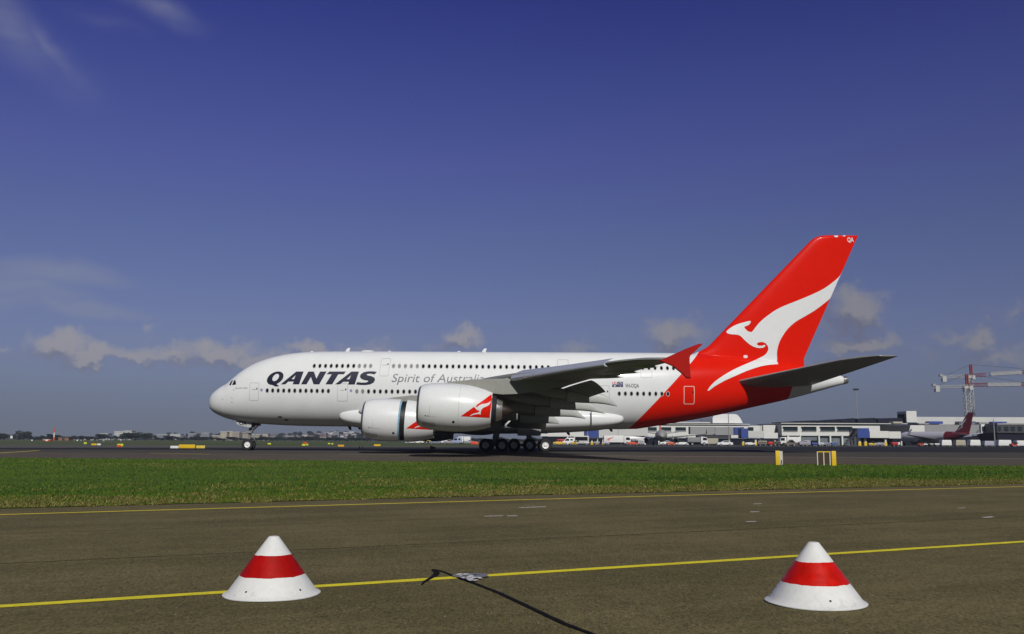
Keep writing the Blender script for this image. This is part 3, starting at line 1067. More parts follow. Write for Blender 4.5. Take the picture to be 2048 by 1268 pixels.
def engine(sg, lat, e, reverser):
    org = (e[0], sg * lat, e[1])
    x0 = 3.55
    out_f = [(0.0, 1.52), (.06, 1.62), (.2, 1.72), (.5, 1.84), (1.0, 1.94), (1.8, 2.02), (2.7, 2.045), (x0, 2.02)]
    inn = [(x0, 1.70), (2.0, 1.52), (1.0, 1.46), (.4, 1.44), (.12, 1.46), (.03, 1.49), (0.0, 1.52)]
    k = MB()
    prof_ = out_f + inn
    mis = [1, 1] + [0] * (len(out_f) - 3) + [0] * 4 + [1, 1, 1]
    mis = (mis + [0] * 40)[:len(prof_) - 1]
    k.lathe(prof_, org, mis=mis, tilt=TILT, n=64)
    eng = k.build('engine', [WHITE, LIPM], plane, angle=30)
    sh = .62 if reverser else 0.0
    sl_ = MB().lathe([(x0 + sh + .012, 1.9), (x0 + sh + .012, 2.012), (4.2 + sh, 1.975), (4.9 + sh, 1.86), (5.6 + sh, 1.69), (6.25 + sh, 1.48), (6.25 + sh, 1.43), (5.4 + sh, 1.5), (4.4 + sh, 1.62), (x0 + sh + .012, 1.9)],
                     org, tilt=TILT, n=64).build('reverser_sleeve', WHITE, eng, angle=30)
    if reverser:
        MB().lathe([(x0 - .1, 1.80), (x0 + .13, 1.90), (x0 + .15, 1.87)], org, tilt=TILT, n=64).build('cascade_frame', CASB, eng)
        c_ = MB()
        c_.lathe([(x0 + .1, 1.84), (x0 + sh + .1, 1.84)], org, tilt=TILT, n=64)
        for j in range(64):
            t_ = 2 * math.pi * j / 64
            a_ = Vector((0, math.cos(t_), math.sin(t_)))
            bq = Vector((0, -math.sin(t_), math.cos(t_))) * .02
            p0 = Vector((x0 + .1, 0, 0)) + a_ * 1.84
            p1 = Vector((x0 + sh + .05, 0, 0)) + a_ * 1.84
            pts_ = [p0 - bq, p0 + bq, p1 + bq, p1 - bq, p0 - bq + a_ * .04, p0 + bq + a_ * .04, p1 + bq + a_ * .04, p1 - bq + a_ * .04]
            ct, st = math.cos(TILT), math.sin(TILT)
            pts_ = [Vector(org) + Vector((p.x * ct + p.z * st, p.y, -p.x * st + p.z * ct)) for p in pts_]
            c_.add(pts_, [(0, 3, 2, 1), (4, 5, 6, 7), (0, 1, 5, 4), (1, 2, 6, 5), (2, 3, 7, 6), (3, 0, 4, 7)])
        c_.build('cascade', CASC, eng, angle=30)
    # fan and spinner
    fm = MB()
    fm.lathe([(1.5, 0.02), (1.5, 1.47)], org, tilt=TILT)
    fm.lathe([(1.15, 0.01), (1.2, .10), (1.35, .26), (1.52, .40)], org, tilt=TILT, n=24)
    fm.build('fan', HOT, eng)
    # hot section: dark bypass ring, metal core nozzle, plug
    MB().lathe([(5.9, 1.42), (6.30, 1.30), (6.62, 1.14), (6.66, .98), (5.9, .95)], org, tilt=TILT).build('core_cowl', CASC, eng)
    MB().lathe([(6.3, 1.02), (6.66, .97), (7.15, .80), (7.17, .74), (6.5, .78)], org, tilt=TILT).build('core_nozzle', METAL, eng)
    MB().lathe([(6.8, .62), (7.3, .50), (7.8, .28), (8.05, .05), (8.06, .002)], org, tilt=TILT).build('exhaust_cone', HOT, eng)
    # chine strake on the cowl and a drain mast
    MB().prism([(e[0] + .9, e[1] + 1.35), (e[0] + 2.1, e[1] + 1.62), (e[0] + 2.2, e[1] + 1.2)], sg * (lat - 1.55), sg * (lat - 1.49)).build('chine', WHITE, eng)
    return eng


eng1 = engine(-1, 25.7, ENG1, False)
eng2 = engine(-1, 14.9, ENG2, True)
eng3 = engine(1, 14.9, ENG2, True)
eng4 = engine(1, 25.7, ENG1, False)
wing_p = side_wing(-1, ENG1, ENG2)
wing_s = side_wing(1, ENG1, ENG2)

# ---- fin
f_le = [(1372, 716), (1388, 707.3), (1400, 702.2), (1411, 696.5), (1420, 689.5), (1428, 681), (1470, 637.5), (1530, 575.5), (1580, 523.8), (1612, 490.7), (1620.7, 482), (1627, 477), (1634, 473.6), (1642, 471.6), (1651, 470.8)]
f_te_b, f_te_t = L(1601, 732), L(1716.5, 469.5)
rs = []
for i, (px, py) in enumerate(f_le):
    a = L(px, py)
    u = (a.z - f_te_b.z) / (f_te_t.z - f_te_b.z)
    te = f_te_b.x + (f_te_t.x - f_te_b.x) * u
    ch = te - a.x
    zt = a.z
    tcs = .095 if i > 4 else .095 * min(1, (11.2 / ch))
    rs.append([(a.x + x * ch, t * ch * (1 if i < len(f_le) - 2 else .55), zt) for x, t in foil(18, tcs, 1.0, 0.0)])
base = [(x, y * 1.15, z - 1.2) for x, y, z in rs[0]]
fin = MB().loft([base] + rs).build('tail_fin', LIV, plane, angle=50)
# ---- tailplane
for sg in (-1, 1):
    rs = []
    T0, T1 = L(1463, 766, 1.6), L(1797, 709.8, 15.1)
    tl = [1.0, 1.6, 4, 7, 10, 13, 14.4, 14.9, 15.15]
    for lt in tl:
        u = (lt - 1.6) / 13.5
        sL = T0.x + (33.9 - XN - T0.x) * min(u, (14.0 - 1.6) / 13.5)
        if lt > 14:
            sL += (lt - 14) * 2.1
        sT = L(1631, 764, 2).x + (T1.x - L(1631, 764, 2).x) * u
        zz = T0.z + (T1.z - .08 - T0.z) * u
        ch = sT - sL
        rs.append(station(foil(14, .10 if lt < 14.9 else .05, 1.0, -.006), sL, sg * lt, zz, ch, R(0.5)))
    MB().loft(rs).build('tailplane', STAB, plane, angle=50)
# ---- tail cone end
e = L(1684, 761)
MB().lathe([(0, .47), (.22, .46), (.62, .40), (.64, .34), (.3, .33), (.1, .30), (.1, .01)], (LEN - .05, 0, e.z), mis=[0, 1, 1, 1, 2, 2], n=28, tilt=R(-8)).build('exhaust_outlet', [STRUT, METAL, DARK], plane)

# ---- surfaces to project decals on


def bvh_of(objs):
    vs, fs = [], []
    for o in objs:
        k = len(vs)
        vs += [v.co.copy() for v in o.data.vertices]
        fs += [[i + k for i in p.vertices] for p in o.data.polygons]
    return BVHTree.FromPolygons(vs, fs)


B_BODY = bvh_of([fuselage, fin])
B_E1 = bvh_of([eng1] + [c for c in eng1.children if c.name.startswith('reverser')])
B_E2 = bvh_of([c for c in eng2.children if c.name.startswith('reverser')] + [eng2])
OFFS = Vector((XN, YC, 0))


def hit(px, py, bvh=None, lat=0.0):
    """side coordinates (s, z) of the surface seen at a photo pixel"""
    loc, nrm, i, d = (bvh or B_BODY).ray_cast(EYE - OFFS, ray(px, py))
    if loc is None:
        q = L(px, py, lat)
        return (q.x, q.z)
    return (loc.x, loc.z)


def drape(bm, bvh, off, ds=0.5, dz=0.22):
    """slice a flat (s, z) mesh finely and lay it on the port side of a surface"""
    if bm.verts:
        xs = [v.co.x for v in bm.verts]
        zs = [v.co.z for v in bm.verts]
        for (a0, a1, st, nv) in ((min(zs), max(zs), dz, (0, 0, 1)), (min(xs), max(xs), ds, (1, 0, 0))):
            c_ = math.ceil(a0 / st) * st
            while c_ < a1:
                g_ = bm.verts[:] + bm.edges[:] + bm.faces[:]
                bmesh.ops.bisect_plane(bm, geom=g_, plane_co=Vector(nv) * c_, plane_no=nv, dist=1e-5)
                c_ += st
    dead = []
    for v in bm.verts:
        loc, n_, i_, d_ = bvh.ray_cast(Vector((v.co.x, -60, v.co.z)), Vector((0, 1, 0)))
        k_ = 0
        while loc is None and k_ < 14:
            k_ += 1
            loc, n_, i_, d_ = bvh.ray_cast(Vector((v.co.x - .04 * k_, -60, v.co.z)), Vector((0, 1, 0)))
        if loc is None:
            dead.append(v)
        else:
            v.co.x -= .04 * k_
            v.co.y = loc.y - off
    if dead:
        bmesh.ops.delete(bm, geom=dead, context='VERTS')


def mesh_obj(name, bm, m, parent):
    me = bpy.data.meshes.new(name)
    bm.to_mesh(me)
    bm.free()
    for x in (m if isinstance(m, (list, tuple)) else [m]):
        me.materials.append(x)
    o = bpy.data.objects.new(name, me)
    COL.objects.link(o)
    o.parent = parent
    return o


def decal(name, shapes, m, parent, bvh=None, off=0.02, ds=.5, dz=.22):
    """shapes: list of [outer, hole, ...] loops of (s, z)"""
    bm = bmesh.new()
    for sh in shapes:
        loops = [[Vector((p[0], p[1], 0)) for p in lp] for lp in sh]
        flat = [p for lp in loops for p in lp]
        vs = [bm.verts.new((p.x, 0, p.y)) for p in flat]
        for t in tessellate_polygon(loops):
            if len(set(t)) == 3:
                try:
                    bm.faces.new([vs[i] for i in t])
                except ValueError:
                    pass
    drape(bm, bvh or B_BODY, off, ds, dz)
    bmesh.ops.recalc_face_normals(bm, faces=bm.faces)
    for f in bm.faces:
        if f.normal.y > 0:
            f.normal_flip()
    return mesh_obj(name, bm, m, parent)


def text_bm(body, size, shear=0.0, bold=0.0, width=None):
    cu = bpy.data.curves.new('t', 'FONT')
    cu.body = body
    cu.size = size
    cu.shear = shear
    cu.offset = bold
    cu.resolution_u = 3
    cu.fill_mode = 'FRONT'
    ob = bpy.data.objects.new('t', cu)
    COL.objects.link(ob)
    dg = bpy.context.evaluated_depsgraph_get()
    me = bpy.data.meshes.new_from_object(ob.evaluated_get(dg))
    bpy.data.objects.remove(ob)
    bpy.data.curves.remove(cu)
    bm = bmesh.new()
    bm.from_mesh(me)
    bpy.data.meshes.remove(me)
    bmesh.ops.remove_doubles(bm, verts=bm.verts, dist=1e-5)
    if width and bm.verts:
        x0 = min(v.co.x for v in bm.verts)
        x1 = max(v.co.x for v in bm.verts)
        k = width / (x1 - x0)
        for v in bm.verts:
            v.co.x = (v.co.x - x0) * k
    return bm


def text_decal(name, body, p0, width, size, m, parent, shear=0.0, bold=0.0, bvh=None, off=.02):
    bm = text_bm(body, size, shear, bold, width)
    for v in bm.verts:
        v.co = Vector((p0[0] + v.co.x, 0, p0[1] + v.co.y))
    drape(bm, bvh or B_BODY, off)
    for f in bm.faces:
        if f.normal.y > 0:
            f.normal_flip()
    return mesh_obj(name, bm, m, parent)


def c1(pts):
    return [hit(400 + x / 4.878, 660 + y / 4.878) for x, y in pts]


def oval(cx, cy, rx, ry, sh, n=28):
    return [(cx + rx * math.cos(t) - (ry * math.sin(t)) * sh * -1, cy - ry * math.sin(t)) for t in [2 * math.pi * i / n for i in range(n)]]


# the airline's name, letter by letter
LETT = [
    [oval(734, 470, 76, 66, .45), oval(739, 463, 29, 36, .42)],
    [[(690, 500), (728, 500), (748, 528), (772, 546), (760, 551), (735, 551), (708, 538), (692, 520)]],
    [[(788, 530), (940, 405), (1012, 405), (968, 530), (904, 530), (914, 503), (862, 503), (832, 530)], [(892, 479), (918, 479), (934, 440)]],
    [[(985, 530), (1058, 405), (1112, 405), (1136, 474), (1172, 405), (1236, 405), (1164, 530), (1108, 530), (1082, 458), (1040, 530)]],
    [[(1224, 530), (1286, 432), (1234, 432), (1262, 405), (1424, 405), (1402, 432), (1350, 432), (1290, 530)]],
    [[(1318, 530), (1478, 405), (1552, 405), (1510, 532), (1444, 532), (1454, 505), (1398, 505), (1364, 530)], [(1430, 480), (1458, 480), (1474, 441)]],
    [[(1726, 408), (1690, 403), (1640, 403), (1596, 412), (1566, 434), (1560, 458), (1576, 478), (1606, 489), (1640, 494), (1640, 503), (1618, 512), (1580, 513), (1534, 508), (1522, 531), (1560, 536), (1614, 537), (1660, 531), (1694, 513), (1708, 488),
      (1702, 464), (1672, 450), (1636, 443), (1624, 436), (1636, 428), (1664, 426), (1704, 433)]]]
for L_ in LETT:
    decal('letter', [[c1(lp) for lp in L_]], NAVY, plane, off=.018)
pa, pb = hit(783, 764), hit(968, 764)
bm = text_bm('Spirit of Australia', 1.32, .22, .0, pb[0] - pa[0])
bm.verts.index_update()
marks, seen = [], set()
for v0 in bm.verts:                        # letters -> words, by the gaps between them
    if v0.index in seen:
        continue
    st_, isl = [v0], []
    seen.add(v0.index)
    while st_:
        v_ = st_.pop()
        isl.append(v_)
        for e_ in v_.link_edges:
            w_ = e_.other_vert(v_)
            if w_.index not in seen:
                seen.add(w_.index)
                st_.append(w_)
    marks.append((min(v_.co.x for v_ in isl), max(v_.co.x for v_ in isl), isl))
marks.sort(key=lambda q_: q_[0])
words_, end_ = [], None
gaps = sorted([marks[i + 1][0] - max(m_[1] for m_ in marks[:i + 1]) for i in range(len(marks) - 1)])
thr = gaps[-2] - 1e-4
for m_ in marks:
    if end_ is None or m_[0] - end_ > thr:
        words_.append([])
    words_[-1] += m_[2]
    end_ = max(end_ or -9, m_[1])
for w_ in words_:
    keep = set(w_)
    b2 = bmesh.new()
    mp_ = {v_: b2.verts.new((pa[0] + v_.co.x, 0, pa[1] + v_.co.y)) for v_ in w_}
    for f_ in bm.faces:
        if f_.verts[0] in keep:
            b2.faces.new([mp_[v_] for v_ in f_.verts])
    drape(b2, B_BODY, .02)
    bmesh.ops.recalc_face_normals(b2, faces=b2.faces)
    for f_ in b2.faces:
        if f_.normal.y > 0:
            f_.normal_flip()
    mesh_obj('slogan_word', b2, GREYLET, plane)
bm.free()
pa, pb = hit(1250.5, 775), hit(1278, 775)
text_decal('registration', 'VH-OQA', pa, pb[0] - pa[0], .60, NAVY, plane, off=.015, bold=.006)
pa, pb = hit(470, 777.3), hit(495.5, 777.3)
text_decal('aircraft_name', 'Nancy Bird Walton', pa, pb[0] - pa[0], .20, GREYLET, plane, shear=.2)
pa, pb = hit(1694.5, 483.5), hit(1707.5, 483.5)
text_decal('fin_letters', 'OQA'[1:], pa, pb[0] - pa[0], .72, WHITE, fin, bold=.02)

# the leaping kangaroo of the tail
ROO = [(1092, 338), (1060, 380), (1020, 415), (960, 458), (890, 493), (820, 523), (740, 555), (690, 575), (640, 600), (590, 634), (545, 670), (512, 705), (490, 735), (477, 749), (455, 744), (432, 722), (428, 713), (458, 701), (469, 688), (472, 674), (455, 675), (400, 690), (355, 708), (322, 731), (308, 745),
       (315, 756), (345, 763), (385, 766), (405, 775), (430, 801), (465, 831), (500, 849), (530, 855), (558, 851), (570, 841), (565, 833), (545, 840), (522, 838), (511, 828), (522, 817), (545, 814), (570, 822), (585, 840), (589, 865), (580, 885), (560, 905), (500, 935), (430, 965), (360, 997), (290, 1037),
       (230, 1080), (197, 1115), (183, 1138), (192, 1140), (230, 1111), (300, 1071), (370, 1040), (450, 1005), (540, 976), (600, 966), (655, 962), (648, 930), (646, 890), (652, 850), (665, 810), (690, 765), (720, 725), (770, 680), (830, 645), (900, 603), (960, 558), (1010, 515), (1042, 458), (1070, 392)]


def smooth_loop(lp, sharp=()):
    n = len(lp)
    out = []
    for i in range(n):
        p0, p1, p2, p3 = lp[i - 1], lp[i], lp[(i + 1) % n], lp[(i + 2) % n]
        out.append(p1)
        a = math.atan2(p2[1] - p1[1], p2[0] - p1[0])
        if math.dist(p1, p2) > 25 and i not in sharp and (i + 1) % n not in sharp:
            out.append((-.0625 * p0[0] + .5625 * p1[0] + .5625 * p2[0] - .0625 * p3[0], -.0625 * p0[1] + .5625 * p1[1] + .5625 * p2[1] - .0625 * p3[1]))
    return out


ROOS = smooth_loop(ROO, sharp=(0, 13, 19, 20, 24, 52, 60, 61))
decal('kangaroo_emblem', [[[hit(1360 + x / 3.337, 440 + y / 3.337) for x, y in ROOS]]], WHITE, fin, off=.03, ds=.2, dz=.12)
for (x, y, r_) in [(1491, 713, .17), (1672, 472.2, .16), (1688, 471.4, .10), (1347, 721, .06)]:
    c_ = hit(x, y)
    decal('tail_light', [[[(c_[0] + 1.5 * r_ * math.cos(t), c_[1] + r_ * math.sin(t)) for t in [2 * math.pi * i / 14 for i in range(14)]]]], WHITE, fin, off=.03)
# red panel with the small kangaroo on the engine cowls
tri = [hit(700 + x / 4.878, 660 + y / 4.878, B_E1, 25.7) for x, y in [(1080, 842), (1240, 728), (1318, 672), (1394, 620), (1380, 720), (1370, 800), (1363, 858), (1220, 850)]]
Ab = np.array([[310, 745, 1], [1090, 340, 1], [185, 1136, 1]], float)
Sx, Sy = np.linalg.solve(Ab, [1200, 1377, 1170]), np.linalg.solve(Ab, [745, 688, 840])
small = [hit(700 + (Sx[0] * x + Sx[1] * y + Sx[2]) / 4.878, 660 + (Sy[0] * x + Sy[1] * y + Sy[2]) / 4.878, B_E1, 25.7) for x, y in ROO]
d2 = (ENG2[0] - ENG1[0] + .62, ENG2[1] - ENG1[1] - .03)
decal('red_panel', [[tri]], RED, eng1, B_E1, off=.012, ds=.2, dz=.15)
decal('kangaroo_emblem', [[small]], WHITE, eng1, B_E1, off=.024, ds=.2, dz=.15)
mv = lambda lp: [(p[0] + d2[0], p[1] + d2[1]) for p in lp]
B_E2s = bvh_of([c for c in eng2.children if c.name.startswith('reverser')])
decal('red_panel', [[mv(tri)]], RED, eng2, B_E2s, off=.012, ds=.2, dz=.15)
decal('kangaroo_emblem', [[mv(small)]], WHITE, eng2, B_E2s, off=.024, ds=.2, dz=.15)
# cowl panel lines and small outlets


def strip_loop(pts, w):
    """open polyline -> closed thin loop in (s, z)"""
    a, c_ = [], []
    for i, p in enumerate(pts):
        d = Vector((pts[min(i + 1, len(pts) - 1)][0] - pts[max(i - 1, 0)][0], pts[min(i + 1, len(pts) - 1)][1] - pts[max(i - 1, 0)][1])).normalized()
        a.append((p[0] - d.y * w / 2, p[1] + d.x * w / 2))
        c_.append((p[0] + d.y * w / 2, p[1] - d.x * w / 2))
    return a + c_[::-1]


for (eng, e, B_) in ((eng1, ENG1, B_E1), (eng2, ENG2, B_E2)):
    for (dx, z0p, z1p) in ((1.15, -.95, -.05),):
        decal('cowl_seam', [[strip_loop([(e[0] + dx, e[1] + z0p), (e[0] + dx - .02, e[1] + z1p)], .025)]], LINE, eng, B_, off=.008)
    decal('cowl_seam', [[strip_loop([(e[0] + .75, e[1] - .95), (e[0] + 1.9, e[1] - 1.02)], .022)]], LINE, eng, B_, off=.008)
    for (dx, dz, r_) in ((.78, -.90, .045), (1.0, -.92, .04), (3.1, -1.42, .10)):
        decal('drain_outlet', [[[(e[0] + dx + r_ * 1.2 * math.cos(t), e[1] + dz + r_ * math.sin(t)) for t in [2 * math.pi * i / 10 for i in range(10)]]]], DARK, eng, B_, off=.01)
    lo = [(.35, -1.36), (.9, -1.46), (1.5, -1.50), (1.62, -1.80), (1.0, -1.80), (.5, -1.72)]
    decal('access_panel', [[[(e[0] + a_, e[1] + c_) for a_, c_ in lo]]], POD, eng, B_, off=.008, ds=.2, dz=.1)

# ---- windows and doors
win_n = 0
EXTRA = []


def window(s, z, kind=0, ring=RING):
    global win_n
    def el_(rx, rz, n=14):
        return [(s + rx * math.cos(t), z + rz * math.sin(t)) for t in [2 * math.pi * i / n for i in range(n)]]
    if win_n >= 100:
        EXTRA.append((s, z))
        return
    win_n += 1
    bm = bmesh.new()
    o_, i_ = el_(.205, .285), el_(.150, .222)
    vo = [bm.verts.new((p[0], 0, p[1])) for p in o_]
    vi = [bm.verts.new((p[0], 0, p[1])) for p in i_]
    for k in range(14):
        j = (k + 1) % 14
        bm.faces.new((vo[k], vo[j], vi[j], vi[k])).material_index = 1
    bm.faces.new(vi).material_index = 0
    for v in bm.verts:
        loc, n_, ii, d_ = B_BODY.ray_cast(Vector((v.co.x, -60, v.co.z)), Vector((0, 1, 0)))
        v.co.y = (loc.y if loc else -3.4) - .014
    bmesh.ops.recalc_face_normals(bm, faces=bm.faces)
    for f in bm.faces:
        if f.normal.y > 0:
            f.normal_flip()
    mesh_obj('cabin_window', bm, [SHADE if kind else GLASS, ring], plane)


def row(px0, px1, py0, py1, n, shades=()):
    a, c_ = hit(px0, py0), hit(px1, py1)
    for i in range(n):
        u = i / (n - 1)
        window(a[0] + (c_[0] - a[0]) * u, a[1] + (c_[1] - a[1]) * u, i in shades)


row(628.6, 741.3, 731.8, 731.9, 11, (8, 9, 10))
row(534.5, 656.8, 781.0, 782.0, 12, ())
row(713.7, 831.0, 782.7, 783.4, 11, (0, 1))
row(1238.5, 1335.8, 787.3, 787.8, 9, ())
row(787.0, 1096.5, 732.0, 734.5, 27, (0, 1, 2, 3, 4))
row(1322.8, 1346.8, 736.2, 736.6, 3, ())
row(1150.0, 1310.0, 735.0, 736.0, 14, ())
row(1040.0, 1175.0, 785.4, 786.4, 11, ())
row(843.0, 1030.0, 783.6, 785.2, 15, ())
if EXTRA:
    bm = bmesh.new()
    for (s, z) in EXTRA:
        vs = []
        for t in [2 * math.pi * i / 12 for i in range(12)]:
            x, zz = s + .15 * math.cos(t), z + .222 * math.sin(t)
            loc = B_BODY.ray_cast(Vector((x, -60, zz)), Vector((0, 1, 0)))[0]
            vs.append(bm.verts.new((x, loc.y - .014, zz)))
        bm.faces.new(vs)
    o = mesh_obj('cabin_windows', bm, GLASS, plane)
    o['kind'] = 'stuff'


def rrect(x0, x1, z0, z1, r, slant=0.0, n=4):
    pts = []
    for (cx, cz, a0) in ((x1 - r, z1 - r, 0), (x0 + r, z1 - r, 90), (x0 + r, z0 + r, 180), (x1 - r, z0 + r, 270)):
        for i in range(n + 1):
            t = R(a0 + 90 * i / n)
            pts.append((cx + r * math.cos(t) + slant * (cz - z0) / (z1 - z0), cz + r * math.sin(t)))
    return pts


def door(px0, py0, px1, py1, m=LINE, w=.05, win=True, slant=0.0, name='door'):
    a, c_ = hit(px0, py1), hit(px1, py0)
    x0, x1, z0p, z1p = a[0], c_[0], a[1], c_[1]
    d = decal(name, [[rrect(x0, x1, z0p, z1p, .16, slant), rrect(x0 + w, x1 - w, z0p + w, z1p - w, .12, slant)]], m, plane, off=.012)
    if win:
        wx, wz = x1 - .22 + slant * .6, z0p + (z1p - z0p) * .66
        decal('door_window', [[[(wx + .07 * math.cos(t), wz + .11 * math.sin(t)) for t in [2 * math.pi * i / 10 for i in range(10)]]]], GLASS, d, off=.016)
        hx = (x0 + x1) / 2 + slant * .5
        decal('door_placard', [[rrect(hx - .28, hx + .22, z0p + (z1p - z0p) * .60, z0p + (z1p - z0p) * .635, .02)]], RED if m is not LINE else LINE, d, off=.016)
    return d


door(498.3, 765.2, 518.6, 801.2)
door(674.4, 766.8, 696.0, 802.6)
door(758.0, 716.5, 780.5, 752.3, slant=.10)
door(1115.5, 719, 1136.5, 755)
door(1196.0, 771.0, 1219.0, 806.0)
rd = door(1367.0, 772.0, 1389.2, 808.6, m=mat('red_door_outline', (.70, .42, .36), .4), w=.085)
rd['label'] = 'red tail door with a pale outline'
door(1281.5, 739, 1303.5, 755.6, win=False, name='hatch')
# logo roundels beside the doors
for (x, y) in [(523, 780), (702, 781.3)]:
    c_ = hit(x, y)
    decal('roundel', [[[(c_[0] + .15 * math.cos(t), c_[1] + .17 * math.sin(t)) for t in [2 * math.pi * i / 14 for i in range(14)]]]], mat('roundel_violet', (.28, .27, .45), .4), plane, off=.014)
# cockpit windows
for lp in ([(284, 539), (291, 522), (311, 492), (322, 490), (316, 505), (301, 540)], [(314, 538), (320, 520), (335, 490), (346, 489), (350, 510), (352, 532)]):
    decal('cockpit_window', [[c1(lp)]], GLASS, plane, off=.015, ds=.2, dz=.15)
for (x, y) in [(444.5, 799), (463.8, 796), (463.8, 804.3), (467.5, 780)]:
    c_ = hit(x, y)
    decal('probe', [[[(c_[0] + .07 * math.cos(t), c_[1] + .05 * math.sin(t)) for t in [2 * math.pi * i / 8 for i in range(8)]]]], STRUT, plane, off=.012)
for (x, y) in [(560, 834), (573, 840)]:
    c_ = hit(x, y)
    decal('outflow_valve', [[[(c_[0] + .26 * math.cos(t), c_[1] + .08 * math.sin(t)) for t in [2 * math.pi * i / 8 for i in range(8)]]]], DARK, plane, off=.012)
# flag
fa, fb_ = hit(1224.3, 774), hit(1246, 763.4)
fx0, fx1, fz0, fz1 = fa[0], fb_[0], fa[1], fb_[1]
fw, fh = fx1 - fx0, fz1 - fz0
flag = decal('flag', [[[(fx0, fz0), (fx1, fz0), (fx1, fz1), (fx0, fz1)]]], mat('flag_blue', (.012, .016, .085), .4), plane, off=.012)
cw, chh = fw * .48, fh * .52
zc0 = fz1 - chh
xy = lambda u, v: (fx0 + u * cw, zc0 + v * chh)
decal('flag_cross', [[[xy(0, .36), xy(1, .36), xy(1, .64), xy(0, .64)]], [[xy(.38, 0), xy(.62, 0), xy(.62, 1), xy(.38, 1)]],
                     [[xy(0, 0), xy(.16, 0), xy(1, .86), xy(1, 1), xy(.84, 1), xy(0, .14)]], [[xy(1, 0), xy(1, .14), xy(.16, 1), xy(0, 1), xy(0, .86), xy(.84, 0)]]], WHITE, flag, off=.016)
decal('flag_cross', [[[xy(0, .42), xy(1, .42), xy(1, .58), xy(0, .58)]], [[xy(.44, 0), xy(.56, 0), xy(.56, 1), xy(.44, 1)]]], RED, flag, off=.02)
star = lambda u, v, r_: [(fx0 + fw * u + r_ * (1 if i % 2 == 0 else .45) * math.sin(math.pi * i / 7), fz0 + fh * v + r_ * (1 if i % 2 == 0 else .45) * math.cos(math.pi * i / 7)) for i in range(14)]
decal('flag_stars', [[star(.24, .22, .13)], [star(.75, .82, .07)], [star(.75, .18, .07)], [star(.62, .55, .07)], [star(.87, .6, .07)]], WHITE, flag, off=.016)

# ---- crown antennas
for (x, y) in ((693.5, 703.6), (966.5, 704.6)):
    c_ = L(x, y)
    rs = [[(c_.x + x_ * ch + sh_, t * ch, c_.z + zz) for x_, t in foil(6, .14, 1, 0)] for (zz, ch, sh_) in ((-.15, .50, -.30), (.35, .36, 0.02), (.44, .2, .16))]
    MB().loft(rs).build('antenna', WHITE, plane)
rs = []
for u in [0, .04, .12, .25, .5, .75, .88, .96, 1]:
    k = max(.02, (1 - abs(2 * u - 1) ** 3.2)) ** .6
    a, c_ = L(720, 703.2), L(751, 703.2)
    rs.append([(a.x + (c_.x - a.x) * u, .55 * k * math.cos(t), a.z - .12 + .30 * k * math.sin(t)) for t in [2 * math.pi * i / 16 for i in range(16)]])
MB().loft(rs).build('antenna_dome', WHITE, plane)
for (x, y) in ((624, 704), (779, 703.3), (918, 703.9)):
    c_ = L(x, y)
    MB().box(-.18, .18, -.06, .06, -.1, .09, taper=.04).build('antenna', WHITE, plane).location = c_
for (x, y, h) in ((697, 852.6, .42), (716, 853, .36), (1219, 858, .3), (1134, 866, .25)):
    c_ = L(x, y)
    rs = [[(c_.x + x_ * ch + sh_, t * ch, c_.z + zz) for x_, t in foil(6, .16, 1, 0)] for (zz, ch, sh_) in ((.2, .45, -.2), (-h, .25, .12))]
    MB().loft(rs).build('belly_antenna', DARK, plane)
# pack air inlet on the belly fairing front
c_ = L(721, 822.5, 3.5)
MB().lathe([(-.45, .02), (-.38, .14), (-.15, .26), (.2, .34), (.7, .36), (1.4, .30)], (c_.x + .2, -3.35, c_.z), n=20).build('air_inlet', POD, plane)

# ---- undercarriage


def wheel(par, s, y, z, r, w, bright=True):
    mb = MB()
    hw = w / 2
    mb.lathe([(-hw * .55, r * .50), (-hw * .9, r * .58), (-hw, r * .76), (-hw * .86, r * .93), (-hw * .45, r), (hw * .45, r), (hw * .86, r * .93), (hw, r * .76), (hw * .9, r * .58), (hw * .55, r * .50)], (s, y, z), 'y', 36)
    n0 = len(mb.f)
    for sd in (-1, 1):
        mb.lathe([(sd * hw * .70, r * .52), (sd * hw * .52, r * .44), (sd * hw * .45, r * .30), (sd * hw * .62, r * .24), (sd * hw * .75, r * .12), (sd * hw * .78, .004)], (s, y, z), 'y', 30)
    mb.m = [0] * n0 + [1] * (len(mb.f) - n0)
    wv = mb.build('wheel', [TYRE, RIM if bright else STRUT], par, angle=40)
    return wv


ng = L(498.2, 887.5, .0)
ngx = ng.x - .02
rN = .635
k = MB()
zf = float(fz_b(math.sqrt(ngx)))
k.tube([(ngx + .25, 0, zf + .4), (ngx + .05, 0, 1.75)], .19, 14)
k.tube([(ngx + .05, 0, 1.8), (ngx, 0, rN)], .115, 12)
k.tube([(ngx, -.62, rN), (ngx, .62, rN)], .10, 10)
k.tube([(ngx + .08, 0, 1.62), (ngx + .62, 0, 1.25), (ngx + .12, 0, .72)], .06, 8)
k.tube([(ngx + .05, 0, 1.9), (ngx + 1.5, 0, zf + .2)], .08, 8)
k.tube([(ngx - .95, 0, 1.93), (ngx - .1, 0, 1.93)], .06, 8)
k.box(ngx - .32, ngx + .34, -.34, .34, 1.9, 2.25)
nose_gear = k.build('nose_gear', STRUT, plane)
wheel(nose_gear, ngx, -.52, rN, rN, .42)
wheel(nose_gear, ngx, .52, rN, rN, .42)
